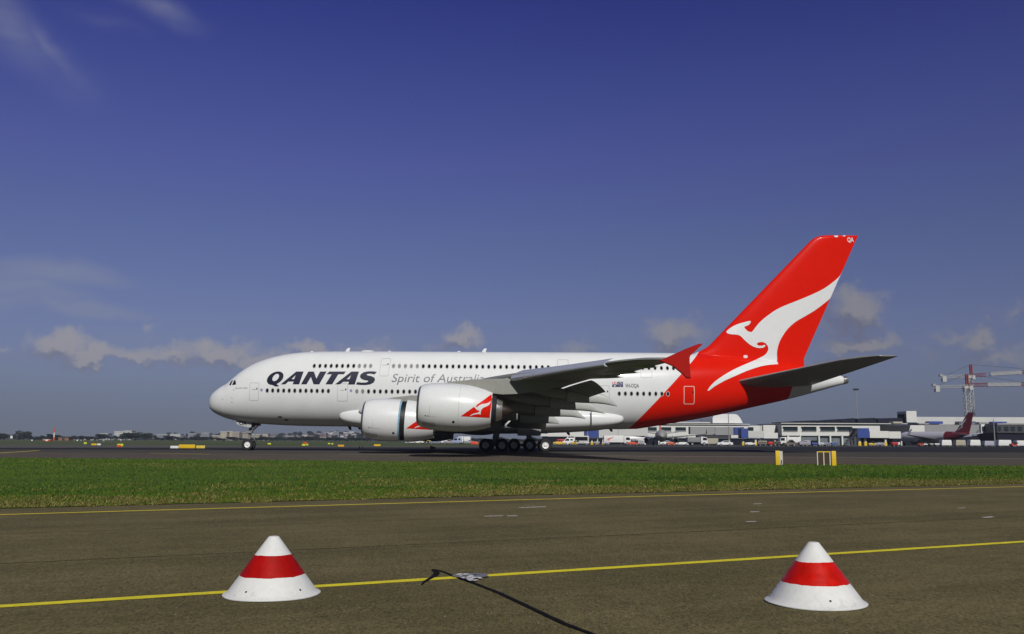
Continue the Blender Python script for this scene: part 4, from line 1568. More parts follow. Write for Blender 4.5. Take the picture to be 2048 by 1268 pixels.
# nose gear doors
da, dbm = L(472, 840.5, .75), L(503, 853.5, .75)
for sg in (-1, 1):
    nd = MB().prism([(da.x, da.z + .5), (da.x + .1, dbm.z + .30), (da.x + .45, dbm.z + .15), (dbm.x - .15, dbm.z - .10), (dbm.x, dbm.z + .02), (dbm.x, dbm.z + .9)], sg * .75, sg * .80).build('nose_gear_door', POD, plane)
    if sg < 0:
        bm = text_bm('OA', .62, 0, .012, .85)
        for v in bm.verts:
            v.co = Vector((da.x + .38 + v.co.x, -.815, dbm.z + .20 + v.co.y - v.co.x * .05))
        for f in bm.faces:
            if f.normal.y > 0:
                f.normal_flip()
        mesh_obj('door_letters', bm, NAVY, nd)
MB().box(ngx - .1, ngx + 1.1, -.6, .6, zf - .32, zf + .2).build('gear_bay', mat('gear_bay_red_brown', (.10, .03, .025), .6), plane)


def bogie(lat, sc_, n_ax, r=.70, wtrack=1.35, topx=0.3, topz=3.2, wb=1.70, laty=None):
    par = MB()
    par.tube([(sc_ + topx, lat * (1.0 if laty is None else laty), topz), (sc_ + .05, lat, 1.35)], .24, 14)
    par.tube([(sc_ + .05, lat, 1.5), (sc_, lat, r)], .16, 12)
    ax = [sc_ + (i - (n_ax - 1) / 2) * wb for i in range(n_ax)]
    par.tube([(ax[0] - .25, lat, r), (ax[-1] + .25, lat, r)], .14, 10)
    for a in ax:
        par.tube([(a, lat - wtrack / 2 - .05, r), (a, lat + wtrack / 2 + .05, r)], .09, 10)
    par.tube([(sc_ + .1, lat, 1.5), (sc_ + .85, lat, 1.2), (sc_ + .35, lat, .85)], .07, 8)
    par.tube([(sc_ + .1, lat, 1.75), (sc_ - 1.3, lat * .8, topz - .1)], .10, 8)
    o = par.build('main_gear', STRUT, plane)
    for a in ax:
        for q in (-1, 1):
            wheel(o, a, lat + q * wtrack / 2, r, r, .50)
    return o


wgx = L(987.6, 889, 6.9).x
bgx = L(1059.6, 889, 3.3).x
for sg in (-1, 1):
    bogie(sg * 6.23, wgx, 2, topx=.7, topz=4.2, laty=1.0)
    bogie(sg * 2.63, bgx, 3, topx=-.3, topz=2.6, laty=.9)
    MB().box(wgx - .5, wgx + .8, sg * 6.5, sg * 6.56, 2.2, 4.0).build('gear_door', STRUT, plane)
    MB().box(bgx - 1.3, bgx + 1.2, sg * 3.55, sg * 3.61, 1.75, 2.5).build('gear_door', STRUT, plane)

# ------------------------------------------------------------------ foreground: marker cones


def cone_mat(redc, r0_, r1_, streak, seed):
    m = bpy.data.materials.new('marker_paint')
    m.use_nodes = True
    t = m.node_tree
    bs = t.nodes['Principled BSDF']
    q = NB(t)
    co0 = q.n('ShaderNodeTexCoord').outputs['Object']
    sp = q.n('ShaderNodeSeparateXYZ')
    t.links.new(co0, sp.inputs[0])
    co = q.vmath('ADD', co0, (seed, seed * 1.7, 0))
    wob = q.math('MULTIPLY', q.math('SUBTRACT', q.noise(co, 9, 3, 0.6), 0.5), 0.016)
    z = q.math('ADD', sp.outputs[2], wob)
    red = q.math('MULTIPLY', q.math('GREATER_THAN', z, 0.155), q.math('LESS_THAN', z, 0.308))
    n = q.noise(co, 7, 5, 0.65)
    mp = q.n('ShaderNodeMapping')
    t.links.new(co, mp.inputs[0])
    mp.inputs['Scale'].default_value = (30, 30, 3)
    br = q.noise(mp.outputs[0], 1.0, 3, 0.6)
    k = q.math('ADD', q.ramp(n, .3, .7, .93, 1.03, False), q.ramp(br, .3, .7, -.03, .03, False))
    wc = q.vmath('SCALE', (0.66, 0.675, 0.655))
    t.links.new(k, wc.node.inputs[3])
    scuff = q.math('MULTIPLY', q.ramp(q.noise(co, 13, 6, .75), .52, .70), q.ramp(sp.outputs[2], .16, .0, .03, .42))
    wd = q.mix(scuff, wc, (.30, .27, .22, 1))
    k2 = q.math('ADD', q.ramp(n, .3, .7, .80, 1.15, False), q.ramp(br, .3, .7, -.10, .10, False))
    rc = q.vmath('SCALE', redc)
    t.links.new(k2, rc.node.inputs[3])
    t.links.new(q.mix(red, wd, rc), bs.inputs['Base Color'])
    mh = q.n('ShaderNodeMapping')
    t.links.new(co, mh.inputs[0])
    mh.inputs['Scale'].default_value = (2.2, 2.2, 26)
    hb = q.noise(mh.outputs[0], 1.0, 4, .6)
    t.links.new(q.math('ADD', q.ramp(q.noise(co, 12, 4, .6), .3, .7, r0_, r1_, False), q.math('MULTIPLY', q.math('SUBTRACT', hb, .5), -streak)), bs.inputs['Roughness'])
    bp = q.n('ShaderNodeBump')
    bs.inputs['Specular IOR Level'].default_value = 0.18
    bp.inputs['Strength'].default_value = .30
    bp.inputs['Distance'].default_value = .004
    t.links.new(q.math('ADD', q.noise(co, 16, 3, .5), q.math('MULTIPLY', hb, streak * 2.5)), bp.inputs['Height'])
    t.links.new(bp.outputs[0], bs.inputs['Normal'])
    return m


CONES = [cone_mat((0.34, 0.003, 0.001), .46, .66, .1, 0.0), cone_mat((0.50, 0.008, 0.003), .30, .50, .6, 3.3)]


def marker_cone(px, py, label, rz, tilt=(0, 0), holes=()):
    base = G(px, py)
    t = thing('marker_cone', label, 'marker cone', base, rz, 'red and white marker cones on the apron')
    t.rotation_euler = (tilt[0], tilt[1], rz)
    t.scale = (ASC, ASC, ASC)
    mb = MB()
    pr = [(.001, .368), (.003, .374), (.009, .375), (.013, .370), (.019, .355), (.034, .338), (.056, .322), (.15, .253), (.23, .196), (.31, .138), (.385, .083), (.436, .045), (.443, .038), (.446, .026), (.446, .001)]
    mb.lathe(pr, (0, 0, 0), 'z', 72)
    n = 72
    mb.lathe([(.001, .366), (.002, .345), (.43, .03)], (0, 0, 0), 'z', 72)
    rg_ = random.Random(int(px))
    ph = [rg_.uniform(0, 6.28) for _ in range(4)]
    mb.v = [(x * (1 + .006 * math.sin(2 * math.atan2(y, x) + ph[0]) + .004 * math.sin(5 * math.atan2(y, x) + ph[1] + z * 9)), y * (1 + .006 * math.sin(2 * math.atan2(y, x) + ph[0]) + .004 * math.sin(5 * math.atan2(y, x) + ph[1] + z * 9)),
             z + (.0012 * math.sin(3 * math.atan2(y, x) + ph[2]) + .0012 if z < .03 else 0)) for x, y, z in mb.v]
    c_ = mb.build('cone_shell', CONES[0 if px < 1000 else 1], t, angle=28, weld=True)
    for a in holes:
        r0, z0_ = .318, .0615
        d = Vector((math.cos(a), math.sin(a), 0))
        nrm = (d * .62 + Vector((0, 0, .78))).normalized()
        hm = MB()
        e1_ = nrm.orthogonal().normalized()
        e2_ = nrm.cross(e1_)
        p = d * r0 + Vector((0, 0, z0_)) + nrm * .004
        hm.add([p + (e1_ * math.cos(u) + e2_ * math.sin(u)) * .0085 for u in [2 * math.pi * i / 10 for i in range(10)]], [tuple(range(10))])
        hm.build('bolt_hole', DARK, t, smooth=False)
    return t


marker_cone(543.5, 1188.5, 'white marker cone with a dark red band, standing on the yellow line', 0.0, holes=(R(-112), R(-35), R(-195), R(100)))
marker_cone(1631.5, 1205, 'white marker cone with a brighter streaky red band, clear of the yellow line', 0.4, holes=(R(-112), R(25), R(150)))

# ------------------------------------------------------------------ helpers for the far side


def pbox(mb, x0, y0, x1, y1, Y, depth, mi=0, ground=False):
    """box whose front fills a photo rectangle at distance Y"""
    a, c_ = P(x0, y0, Y), P(x1, y1, Y)
    zl = 0.0 if ground else c_.z
    X0, X1 = (a.x + P(x0, y1, Y).x) / 2, (c_.x + P(x1, y0, Y).x) / 2
    return mb.box(X0, X1, Y, Y + depth, zl, a.z, mi)


SIGNY = mat('sign_yellow', (0.66, 0.44, 0.010), .45, var=.06, scale=3)
SIGNBK = mat('sign_back_brown', (0.040, 0.022, 0.004), .5, var=.15)
FRAMEW = mat('sign_frame_grey', (0.52, 0.51, 0.47), .45, var=.08)
# two yellow signs on the verge, seen from behind and edge on
b1_ = G(1558.5, 930.5)
s1 = thing('guidance_sign', 'narrow yellow board beside a pale grey frame, at the far edge of the grass', 'sign', b1_)
sc1 = b1_.y / FPX * 1.0
hgt = 28.5 * sc1
MB().box(-7.3 * sc1, 1.2 * sc1, -.10, .02, .0, hgt).build('sign_board', SIGNY, s1, bevel=.015)
fr_ = MB()
fr_.box(2.0 * sc1, 3.6 * sc1, .05, .13, 0.1, hgt * .98)
fr_.box(6.2 * sc1, 7.8 * sc1, .05, .13, 0.1, hgt * .98)
fr_.box(3.6 * sc1, 6.2 * sc1, .06, .12, .35, hgt * .96)
fr_.build('sign_frame', FRAMEW, s1)
MB().box(2.2 * sc1, 7.6 * sc1, .0, .2, 0, .12).build('footing', mat('footing_grey', (.22, .23, .27), .8), s1)
b2_ = G(1653, 931.5)
s2 = thing('guidance_sign', 'wide sign seen from behind, two brown backs in pale frames with a yellow end board', 'sign', b2_)
k = b2_.y / FPX
hg = 29.0 * k
MB().box(9.5 * k, 18.2 * k, -.16, -.02, 0, hg).build('sign_board', SIGNY, s2, bevel=.015)
MB().box(-16.2 * k, -6.4 * k, 0.0, .09, .12, hg * .90).build('sign_back', SIGNBK, s2)
MB().box(-4.0 * k, 5.6 * k, 0.0, .09, .12, hg * .90).build('sign_back', SIGNBK, s2)
MB().box(-17 * k, 8.8 * k, -.02, .10, hg * .905, hg * .97).build('top_rail', SIGNY, s2)
for xx in (-18.6, -6.1, 6.2):
    MB().box(xx * k, (xx + 1.9) * k, -.05, .03, 0, hg * .95).build('sign_frame', FRAMEW, s2)

# ------------------------------------------------------------------ vehicles and apron equipment
VWHITE = mat('vehicle_white', (.72, .73, .72), .35, var=.05, coat=.2)
VGREY = mat('vehicle_grey', (.30, .30, .34), .4, var=.08)
VBEIGE = mat('vehicle_beige', (.36, .34, .26), .5, var=.1)
VORANGE = mat('vehicle_orange', (.62, .07, .015), .4, var=.08)
VRED = mat('vehicle_red', (.50, .02, .015), .4, var=.08)
VYEL = mat('vehicle_yellow', (.66, .46, .03), .4, var=.08)
VBLUE = mat('vehicle_blue', (.030, .075, .30), .45, var=.1)
VBROWN = mat('vehicle_brown', (.10, .085, .06), .5, var=.15)
VDARK = mat('vehicle_dark', (.030, .032, .036), .6, var=.2)
HIVIS = mat('marker_lime', (.55, .62, .03), .5, var=.08)
CONC = mat('concrete_pale', (.46, .46, .43), .8, var=.08, scale=.4)


def add_wheels(root, xs, half, r=.34, w=.22):
    for x in xs:
        for s_ in (-1, 1):
            mb = MB()
            mb.lathe([(-w / 2, .02), (-w / 2, r * .55), (-w / 2, r * .9), (-w / 3, r), (w / 3, r), (w / 2, r * .9), (w / 2, r * .55), (w / 2, .02)], (x, s_ * (half - w / 2 + .02), r), 'y', 16, mis=[1, 0, 0, 0, 0, 0, 1])
            mb.build('wheel', [TYRE, VGREY], root, angle=40)


def car(label, px, Y, color, L_=4.4, H=1.45, rz=0.0, group=None, name='parked_car', cat='car'):
    g_ = G(px, 881 + CAM_H * FPX / Y)
    t = thing(name, label, cat, (P(px, 885, Y).x, Y, 0), rz, group)
    h = L_ / 2
    body = [(-h, .35), (-h, .78), (-h + .15, .88), (-h + 1.05, .95), (h - .35, .95), (h, .88), (h, .35)]
    mb = MB().prism(body, -.86, .86)
    mb.build('body', color, t, bevel=.05)
    cab = [(-h + 1.0, .94), (-h + 1.75, H - .02), (h - 1.2, H), (h - .35, .94)]
    MB().prism(cab, -.74, .74).build('cabin', color, t, bevel=.05)
    gl = [(-h + 1.22, .98), (-h + 1.80, H - .10), (h - 1.25, H - .09), (h - .62, .98)]
    MB().prism(gl, -.755, .755).build('window', GLASS, t)
    add_wheels(t, (-h + .85, h - .85), .86)
    return t


def van(label, px, Y, color, L_=5.0, H=2.1, rz=0.0, group=None, name='van', cat='van', glass=True):
    t = thing(name, label, cat, (P(px, 885, Y).x, Y, 0), rz, group)
    h = L_ / 2
    body = [(-h, .40), (-h, 1.0), (-h + .5, 1.15), (-h + 1.15, H - .12), (-h + 1.5, H), (h - .08, H), (h, H - .15), (h, .40)]
    MB().prism(body, -.95, .95).build('body', color, t, bevel=.06)
    if glass:
        MB().prism([(-h + .68, 1.18), (-h + 1.2, H - .25), (-h + 1.95, H - .25), (-h + 1.95, 1.18)], -.965, .965).build('window', GLASS, t)
        MB().box(-h + 2.3, h - .4, -.965, .965, 1.25, H - .3).build('window', GLASS, t)
    add_wheels(t, (-h + .95, h - 1.0), .95)
    return t


def truck(label, px, Y, cab_c, box_c, L_=7.0, H=3.1, rz=0.0, flip=1, name='box_truck', emblem=None, boxz=.95):
    t = thing(name, label, 'truck', (P(px, 885, Y).x, Y, 0), rz)
    h = L_ / 2
    f = flip
    X = lambda a, c_: (min(a * f, c_ * f), max(a * f, c_ * f))
    x0, x1 = X(-h, -h + 1.9)
    cabp = [(-h * f, .55), (-h * f, 1.35), ((-h + .25) * f, 2.35), ((-h + 1.85) * f, 2.45), ((-h + 1.85) * f, .55)]
    MB().prism(cabp, -1.05, 1.05).build('cab', cab_c, t, bevel=.06)
    MB().prism([((-h + .14) * f, 1.45), ((-h + .32) * f, 2.2), ((-h + 1.35) * f, 2.2), ((-h + 1.35) * f, 1.45)], -1.065, 1.065).build('window', GLASS, t)
    x0, x1 = X(-h + 2.0, h)
    bx = MB().box(x0, x1, -1.2, 1.2, boxz, H).build('cargo_box', box_c, t, bevel=.04)
    x0, x1 = X(-h + 1.0, h - .2)
    MB().box(x0, x1, -.5, .5, .45, boxz - .02).build('chassis', VDARK, t)
    add_wheels(t, ((-h + 1.0) * f, (h - 1.3) * f), 1.1, .46, .3)
    return t


def tug(label, px, Y, color, L_=2.9, H=1.35, flip=1, rz=0.0, group=None, cat='tug'):
    t = thing('baggage_tug', label, cat, (P(px, 885, Y).x, Y, 0), rz, group)
    h, f = L_ / 2, flip
    MB().prism([(-h * f, .3), (-h * f, .80), ((-h + .9) * f, .95), ((h - 1.0) * f, .92), ((h - .9) * f, .75), (h * f, .75), (h * f, .3)], -.72, .72).build('body', color, t, bevel=.04)
    cn = MB()
    for x in (-h + 1.0, h - .75):
        for y in (-.62, .62):
            cn.tube([(x * f, y, .8), (x * f, y, H + .35)], .04, 6)
    cn.box(min((-h + .9) * f, (h - .65) * f), max((-h + .9) * f, (h - .65) * f), -.7, .7, H + .33, H + .42)
    cn.build('canopy', VDARK, t)
    MB().box(min((-h + 1.5) * f, (-h + 1.9) * f), max((-h + 1.5) * f, (-h + 1.9) * f), -.4, .4, .85, 1.25).build('seat', VDARK, t)
    add_wheels(t, ((-h + .5) * f, (h - .5) * f), .72, .3, .2)
    return t


def cart(label, px, Y, color, L_=3.0, H=1.7, rz=0.0, group=None, curtain=None):
    t = thing('baggage_cart', label, 'cart', (P(px, 885, Y).x, Y, 0), rz, group)
    h = L_ / 2
    MB().prism([(-h, .5), (-h, H - .1), (-h + .1, H), (h - .1, H), (h, H - .1), (h, .5)], -.75, .75).build('body', color, t, bevel=.04)
    MB().box(-h + .15, h - .15, -.765, .765, .62, H - .2).build('curtain', curtain or VGREY, t)
    MB().tube([(-h - .7, 0, .38), (-h + .1, 0, .42)], .04, 6).build('tow_bar', VDARK, t)
    add_wheels(t, (-h + .5, h - .5), .72, .22, .16)
    return t


def emblem_on(obj_parent, x0, x1, z0, z1, y, m):
    """the leaping kangaroo as a thin plate on a flat side"""
    xs = [p[0] for p in ROO]; ys = [p[1] for p in ROO]
    ax, bx_, ay, by = min(xs), max(xs), min(ys), max(ys)
    lp = [Vector((x0 + (x - ax) / (bx_ - ax) * (x1 - x0), z1 - (yy - ay) / (by - ay) * (z1 - z0), 0)) for x, yy in ROO]
    bm = bmesh.new()
    vs = [bm.verts.new((p.x, y, p.y)) for p in lp]
    for tr_ in tessellate_polygon([lp]):
        if len(set(tr_)) == 3:
            try:
                bm.faces.new([vs[i] for i in tr_])
            except ValueError:
                pass
    return mesh_obj('emblem', bm, m, obj_parent)


# far right to left along the terminal apron, Y 255 to 300
car('white estate car parked on the apron below the light mast', 1449, 236, VWHITE, 3.9, 1.35)
truck('white cab truck with its door open beside the beige container', 1394, 262, VWHITE, mat('truck_bed_grey', (.20, .21, .22), .6), 5.6, 2.3, flip=-1)
tug('orange tug with a raised mast below the grey nose of the parked jet', 1342, 250, VORANGE, 2.4)
car('white car half hidden behind the orange tug under the parked jet', 1332, 262, VWHITE, 3.6, 1.3)
tug('low white tug under the wing of the grey parked jet', 1363, 262, VWHITE, 3.4, 1.0, flip=-1)
t_ = truck('white catering truck with a red kangaroo on its box', 1234, 268, VWHITE, VWHITE, 7.6, 2.7, flip=-1, name='catering_truck', boxz=.8)
emblem_on(t_, -3.6, -1.0, .95, 2.5, -1.212, VORANGE)
tug('orange tug with a white end parked beside the catering truck', 1266, 255, VORANGE, 2.8, 1.3)
cart('small white cart between the orange tug and the parked jet', 1282, 262, VWHITE, 1.6, 1.6)
van('small white truck near the jet bridge posts behind the main wheels', 1136, 262, VWHITE, 3.4, 2.0, cat='van')
tug('yellow tug beside the rear main wheels of the airliner', 1118, 250, VYEL, 3.2, .9)
cart('dark red cart behind the yellow tug', 1122, 262, VRED, 2.2, 1.6, curtain=VRED)
van('long silver airport bus behind the main wheels of the airliner', 1156, 285, mat('bus_silver', (.50, .50, .47), .4), 6.5, 2.7, cat='bus', name='airport_bus')
tug('yellow and white tug in front of the jet bridge post', 1149, 248, VYEL, 1.6, .8)
cart('pale low cart near the blue jet bridge head', 1173, 262, VWHITE, 1.4, .9)
cart('grey low cart between the yellow jet bridge posts', 1193, 258, VGREY, 1.6, 1.0)
cart('pale lilac cart just left of the catering truck', 1210, 258, mat('cart_lilac', (.40, .40, .50), .5), 1.8, .9)
cart('beige cargo container cart under the grey jet bridge', 1424, 262, VBEIGE, 3.2, 2.0, curtain=VBEIGE)
cart('olive tarpaulin cart left of the small red cart', 1524, 262, VBEIGE, 2.4, 1.4, curtain=VBROWN)
cart('small red cart below the white jet bridge', 1540, 250, VRED, 1.3, 1.15, curtain=VRED)
cart('dark brown cart right of the small red cart', 1553, 258, VBROWN, 2.0, 1.3, curtain=VDARK)
tug('white tug between the yellow feet of the jet bridge', 1500, 262, VWHITE, 3.0, 1.6)
truck('white box truck parked by the terminal wall', 1578, 262, VWHITE, VWHITE, 5.6, 2.5)
car('brown four wheel drive in front of the white box truck', 1580, 236, VBROWN, 3.3, 1.7, name='parked_car')
van('silver van right of the brown four wheel drive', 1608, 246, VGREY, 2.9, 1.55)
for i, (px, lab, cm) in enumerate([(1628, 'blue covered cart nearest the silver van', VBLUE), (1641, 'white and blue cart in the middle of the blue row', VWHITE), (1653, 'pale blue cart with a grey top in the blue row', VGREY), (1667, 'blue cart at the right end of the row near the stairs', VBLUE)]):
    cart(lab, px, 246, cm, 1.5, .95, group='blue baggage carts by the terminal', curtain=VBLUE)
tug('yellow tug under the jet bridge right of its foot', 1743, 258, VYEL, 1.9, 1.0)
car('silver car in the shade below the white pier', 1757, 262, VGREY, 2.9, 1.2)
c_ = cart('red cart with a white end near the parked red tailed jet', 1790, 252, VRED, 2.0, 1.15, curtain=VRED)
MB().box(.55, 1.04, -.78, .78, .5, 1.18).build('end_panel', VWHITE, c_)
tug('orange tug below the tail of the red tailed jet', 1841, 252, VORANGE, 1.2, .8)
cart('small white unit right of the orange tug', 1849, 252, VWHITE, 1.0, .8)
cart('small cream unit under the red tailed jet', 1861, 255, VBEIGE, .9, .9)
cart('small white unit nearest the first container', 1872, 255, VWHITE, 1.2, .9)
for px, w_, h_, lab, cm in [(1890, 20, 10.5, 'pale cargo container below the red tail of the parked jet', VWHITE), (1918, 20, 10.5, 'pale container, first one clear of the red tail', VBEIGE), (1947, 21, 11, 'grey white container in the middle of the row by the dark pier', VWHITE),
                            (1975, 20, 9, 'lilac grey container low in the row by the dark pier', mat('container_lilac', (.36, .36, .44), .5)), (2006, 26, 11, 'longest white container near the right edge', VWHITE), (2040, 22, 10, 'white container cut by the right edge of the view', VWHITE)]:
    Y = 262
    t = thing('cargo_container', lab, 'container', (P(px, 885, Y).x, Y, 0), 0, 'containers standing by the dark pier')
    wm, hm_ = w_ * Y / FPX, h_ * Y / FPX
    MB().prism([(-wm / 2, .35), (-wm / 2 + .25, .35 + hm_), (wm / 2 - .1, .35 + hm_), (wm / 2, .35 + hm_ * .7), (wm / 2, .35)], -1.0, 1.0).build('body', cm, t, bevel=.06)
    MB().box(-wm / 2 + .3, wm / 2 - .3, -.8, .8, .18, .36).build('skid', VDARK, t)
    add_wheels(t, (-wm / 2 + .6, wm / 2 - .6), .9, .18, .14)
tug('dark red tug between the last two containers', 2026, 252, VRED, 1.5, 1.0)

# under the belly, on the far grass edge
van('white van on the far road below the reversed engine', 822, 300, VWHITE, 1.9 * 1.9, 1.9)
car('white and blue car beside the white van below the engines', 836, 298, VWHITE, 3.6, 1.6)
truck('yellow truck on the far road below the gap between the engines', 850, 310, VYEL, VYEL, 3.8, 2.0)
car('blue grey car on the far road right of the yellow sign', 870, 290, mat('vehicle_bluegrey', (.22, .25, .36), .4), 3.6, 1.5)
van('white van with a low body under the outboard engine', 886, 300, VWHITE, 4.0, 1.9)
car('silver car close behind the white van under the outboard engine', 897, 296, VGREY, 3.4, 1.4)
van('pale blue van between the silver car and the white truck', 913, 300, mat('vehicle_paleblue', (.30, .36, .55), .4), 3.4, 2.1)
truck('white truck on the far road just left of the orange barrier', 928, 302, VWHITE, VWHITE, 4.2, 2.4)
car('grey car half behind the white truck on the far road', 938, 296, VGREY, 3.2, 1.3)
t = thing('barrier', 'orange slanted barrier on the far road left of the main wheels', 'barrier', (P(949, 885, 270).x, 270, 0))
MB().prism([(-1.1, .1), (-.9, 1.0), (.9, .75), (1.3, .1)], -.3, .3).build('barrier_panel', VORANGE, t, bevel=.03)
MB().box(-1.3, 1.4, -.4, .4, 0, .1).build('foot', VDARK, t)


def board(label, x0, y0, x1, y1, Y, m, post=True, name='guidance_sign', group=None, m2=None):
    a, c_ = P(x0, y0, Y), P(x1, y1, Y)
    t = thing(name, label, 'sign', ((a.x + c_.x) / 2, Y, 0), 0, group)
    w = c_.x - a.x
    zl = max(.05, c_.z)
    MB().box(-w / 2, w / 2, -.08, .08, zl, max(a.z, zl + .3)).build('sign_board', m, t, bevel=.02)
    lg = MB()
    n = max(2, int(w / 1.2))
    for i in range(n):
        x = -w / 2 + w * (i + .5) / n
        lg.box(x - .05, x + .05, -.04, .04, 0, zl)
    lg.build('sign_legs', m2 or VDARK, t)
    return t


board('long bright yellow sign board by the runway, left of the nose wheels', 358, 889, 390, 896.5, 118, SIGNY)
board('shorter pale yellow sign board right of the long yellow one', 392.5, 891, 410, 896.6, 119, mat('sign_yellow_pale', (.66, .50, .08), .5))
board('low white board lying left of the long yellow sign', 341, 894.8, 357, 896.6, 117, VWHITE, name='low_board')
board('yellow green sign above an orange foot at the left of the runway', 235, 887.6, 246.5, 892.3, 135, HIVIS, m2=VORANGE)
board('orange foot board under the yellow green sign', 234, 892.4, 241, 896.0, 134.5, VORANGE, name='low_board')
board('small yellow board on the far grass left of the yellow green sign', 183, 888.2, 193, 891.2, 170, SIGNY)
board('small white board beside the small yellow one on the far grass', 194.5, 888.0, 201.5, 890.8, 170, VWHITE, name='low_board')
board('small lime marker board on the far grass near the flock of lights', 168, 884.5, 173.5, 888, 210, HIVIS)
board('tiny yellow board on the grass just right of the nose wheels', 535.5, 886.4, 542, 889, 200, HIVIS)
board('yellow and lime marker boards on the grass between nose wheels and engine', 604, 888, 611, 891.5, 170, HIVIS)
board('small orange marker board above the lime one on the far grass', 606, 884.2, 614, 887.2, 215, VORANGE)
board('lime marker board right of the orange one on the far grass', 612.5, 888.5, 616.5, 891, 170, HIVIS)
board('amber sign board on the grass left of the reversed engine', 676, 890, 688, 893.4, 150, mat('sign_amber', (.66, .34, .02), .5))
board('small lime marker left of the amber sign', 656, 886.3, 660.5, 888.5, 220, HIVIS)
board('small lime marker just above the amber sign', 663, 886.6, 666.5, 889, 215, HIVIS)
board('yellow sign board on the grass below the reversed engine', 748, 888.8, 761, 892.2, 160, SIGNY)
t = board('bright yellow sign with a green right half, standing below the outboard engine', 860, 892.0, 865, 900.4, 112, SIGNY)
k_ = 112 / FPX
MB().box(2.7 * k_, 8.2 * k_, -.07, .07, .15, 7.0 * k_).build('side_panel', mat('sign_green', (.30, .45, .05), .5), t, bevel=.02)
for px, lab in ((719, 'small yellow runway marker post left of the engine shadow'), (725, 'pale runway marker post beside the yellow one')):
    g_ = G(px, 900)
    t = thing('marker_post', lab, 'marker', (g_.x, g_.y, g_.z))
    MB().lathe([(0, .16), (.05, .15), (.08, .08), (.42, .07), (.46, .0)], (0, 0, 0), 'z', 12).build('post', SIGNY if px == 719 else VWHITE, t)
a, c_ = P(88, 879, 480), P(102, 886, 480)
t = thing('striped_hut', 'small hut with orange and white vertical stripes on the far grass at left', 'hut', ((a.x + c_.x) / 2, 480, 0))
w = c_.x - a.x
for i, m_ in enumerate((VORANGE, VWHITE, VORANGE)):
    MB().box(-w / 2 + w * i / 3, -w / 2 + w * (i + 1) / 3 - .01, -1, 1, 0, a.z).build('wall_panel', m_, t)
MB().box(-w / 2 - .1, w / 2 + .1, -1.1, 1.1, a.z + .004, a.z + .15).build('roof', VWHITE, t)
board('white slanted marker near the trees at the far left', 21, 871.5, 25, 877, 560, VWHITE, name='marker_board')
board('small white marker panel on the far grass between hut and left edge', 62.5, 879.6, 65, 885.5, 480, VWHITE, name='marker_board')
board('small white marker panel right of the brown shed', 153.3, 879.8, 155.8, 885.2, 480, VWHITE, name='marker_board')
# brown shed
a, c_ = P(121, 875, 620), P(141, 884, 620)
t = thing('shed', 'brown brick shed in front of the far trees', 'shed', ((a.x + c_.x) / 2, 620, 0))
w = c_.x - a.x
MB().box(-w / 2, w / 2, -3, 3, 0, a.z).build('wall', mat('brick_brown', (.22, .11, .06), .8), t)
MB().box(-w / 2 - .3, w / 2 + .3, -3.3, 3.3, a.z + .003, a.z + .35).build('roof', VBROWN, t)
MB().box(-.8, .8, -3.05, -2.9, 0.01, 2.1).build('door', VDARK, t)
# red and white mast
a, c_ = P(109.5, 853, 620), P(109.5, 884, 620)
t = thing('mast', 'tall red and white banded mast on the far grass', 'mast', (a.x, 620, 0))
mb = MB()
for i, (z0p, z1p, mi) in enumerate([(0, .24, 0), (.24, .56, 1), (.56, .82, 0), (.82, 1.0, 0)]):
    H_ = a.z
    r_ = (.55, .40, .34, .15)[i]
    mb.lathe([(z0p * H_, r_), (z1p * H_, r_ * .92)], (0, 0, 0), 'z', 10, mi=mi)
mb.m = [f for f in mb.m]
mb.build('mast_pole', [VORANGE, VWHITE], t)
# approach lights scattered on the grass
first = None
rng = random.Random(5)
for i in range(26):
    px = 148 + 95 * rng.random() + (i % 3) * 3
    Y = rng.uniform(330, 560)
    X = P(px, 885, Y).x
    if first is None:
        first = thing('approach_light', 'small white approach light on a stake in the far grass', 'light', (X, Y, 0), 0, 'approach lights in the far grass')
        MB().tube([(0, 0, 0), (0, 0, .7)], .05, 6).build('stake', VGREY, first)
        MB().lathe([(.65, .05), (.7, .20), (.9, .22), (1.0, .12), (1.02, 0)], (0, 0, 0), 'z', 8).build('lamp_head', VWHITE, first)
    else:
        dup(first, (X, Y, 0), 0, scale=(.7, .7, rng.uniform(.6, 1.2)))

# ------------------------------------------------------------------ terminal
TW = mat('terminal_white', (.62, .63, .60), .6, var=.06, scale=.3)
TG = mat('terminal_grey', (.26, .265, .27), .6, var=.06, scale=.3)
TPALE = mat('terminal_pale', (.50, .51, .49), .6, var=.06, scale=.3)
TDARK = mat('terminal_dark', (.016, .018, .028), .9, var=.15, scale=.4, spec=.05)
TBLUE = mat('jetbridge_blue', (.022, .055, .25), .5, var=.1)
TGL = mat('terminal_glass', (.020, .032, .036), .15, var=.3, scale=.6)
TGL2 = mat('terminal_glass_pale', (.15, .18, .19), .25, var=.25, scale=.5)
ROOFW = mat('roof_white', (.70, .71, .70), .45, var=.05, scale=.4)


def building(name, label, cat, px, Y):
    p = P(px, 885, Y)
    return thing(name, label, cat, (p.x, Y, 0))


def part(root, name, m, rects, depth=12.0, dy=0.0, ground=False, bevel=0.0):
    mb = MB()
    Y = root.location.y + dy
    for r_ in rects:
        pbox(mb, *r_, Y, depth, ground=ground)
    o = mb.build(name, m, root, smooth=False, bevel=bevel)
    for v in o.data.vertices:
        v.co.x -= root.location.x
        v.co.y -= root.location.y
    return o


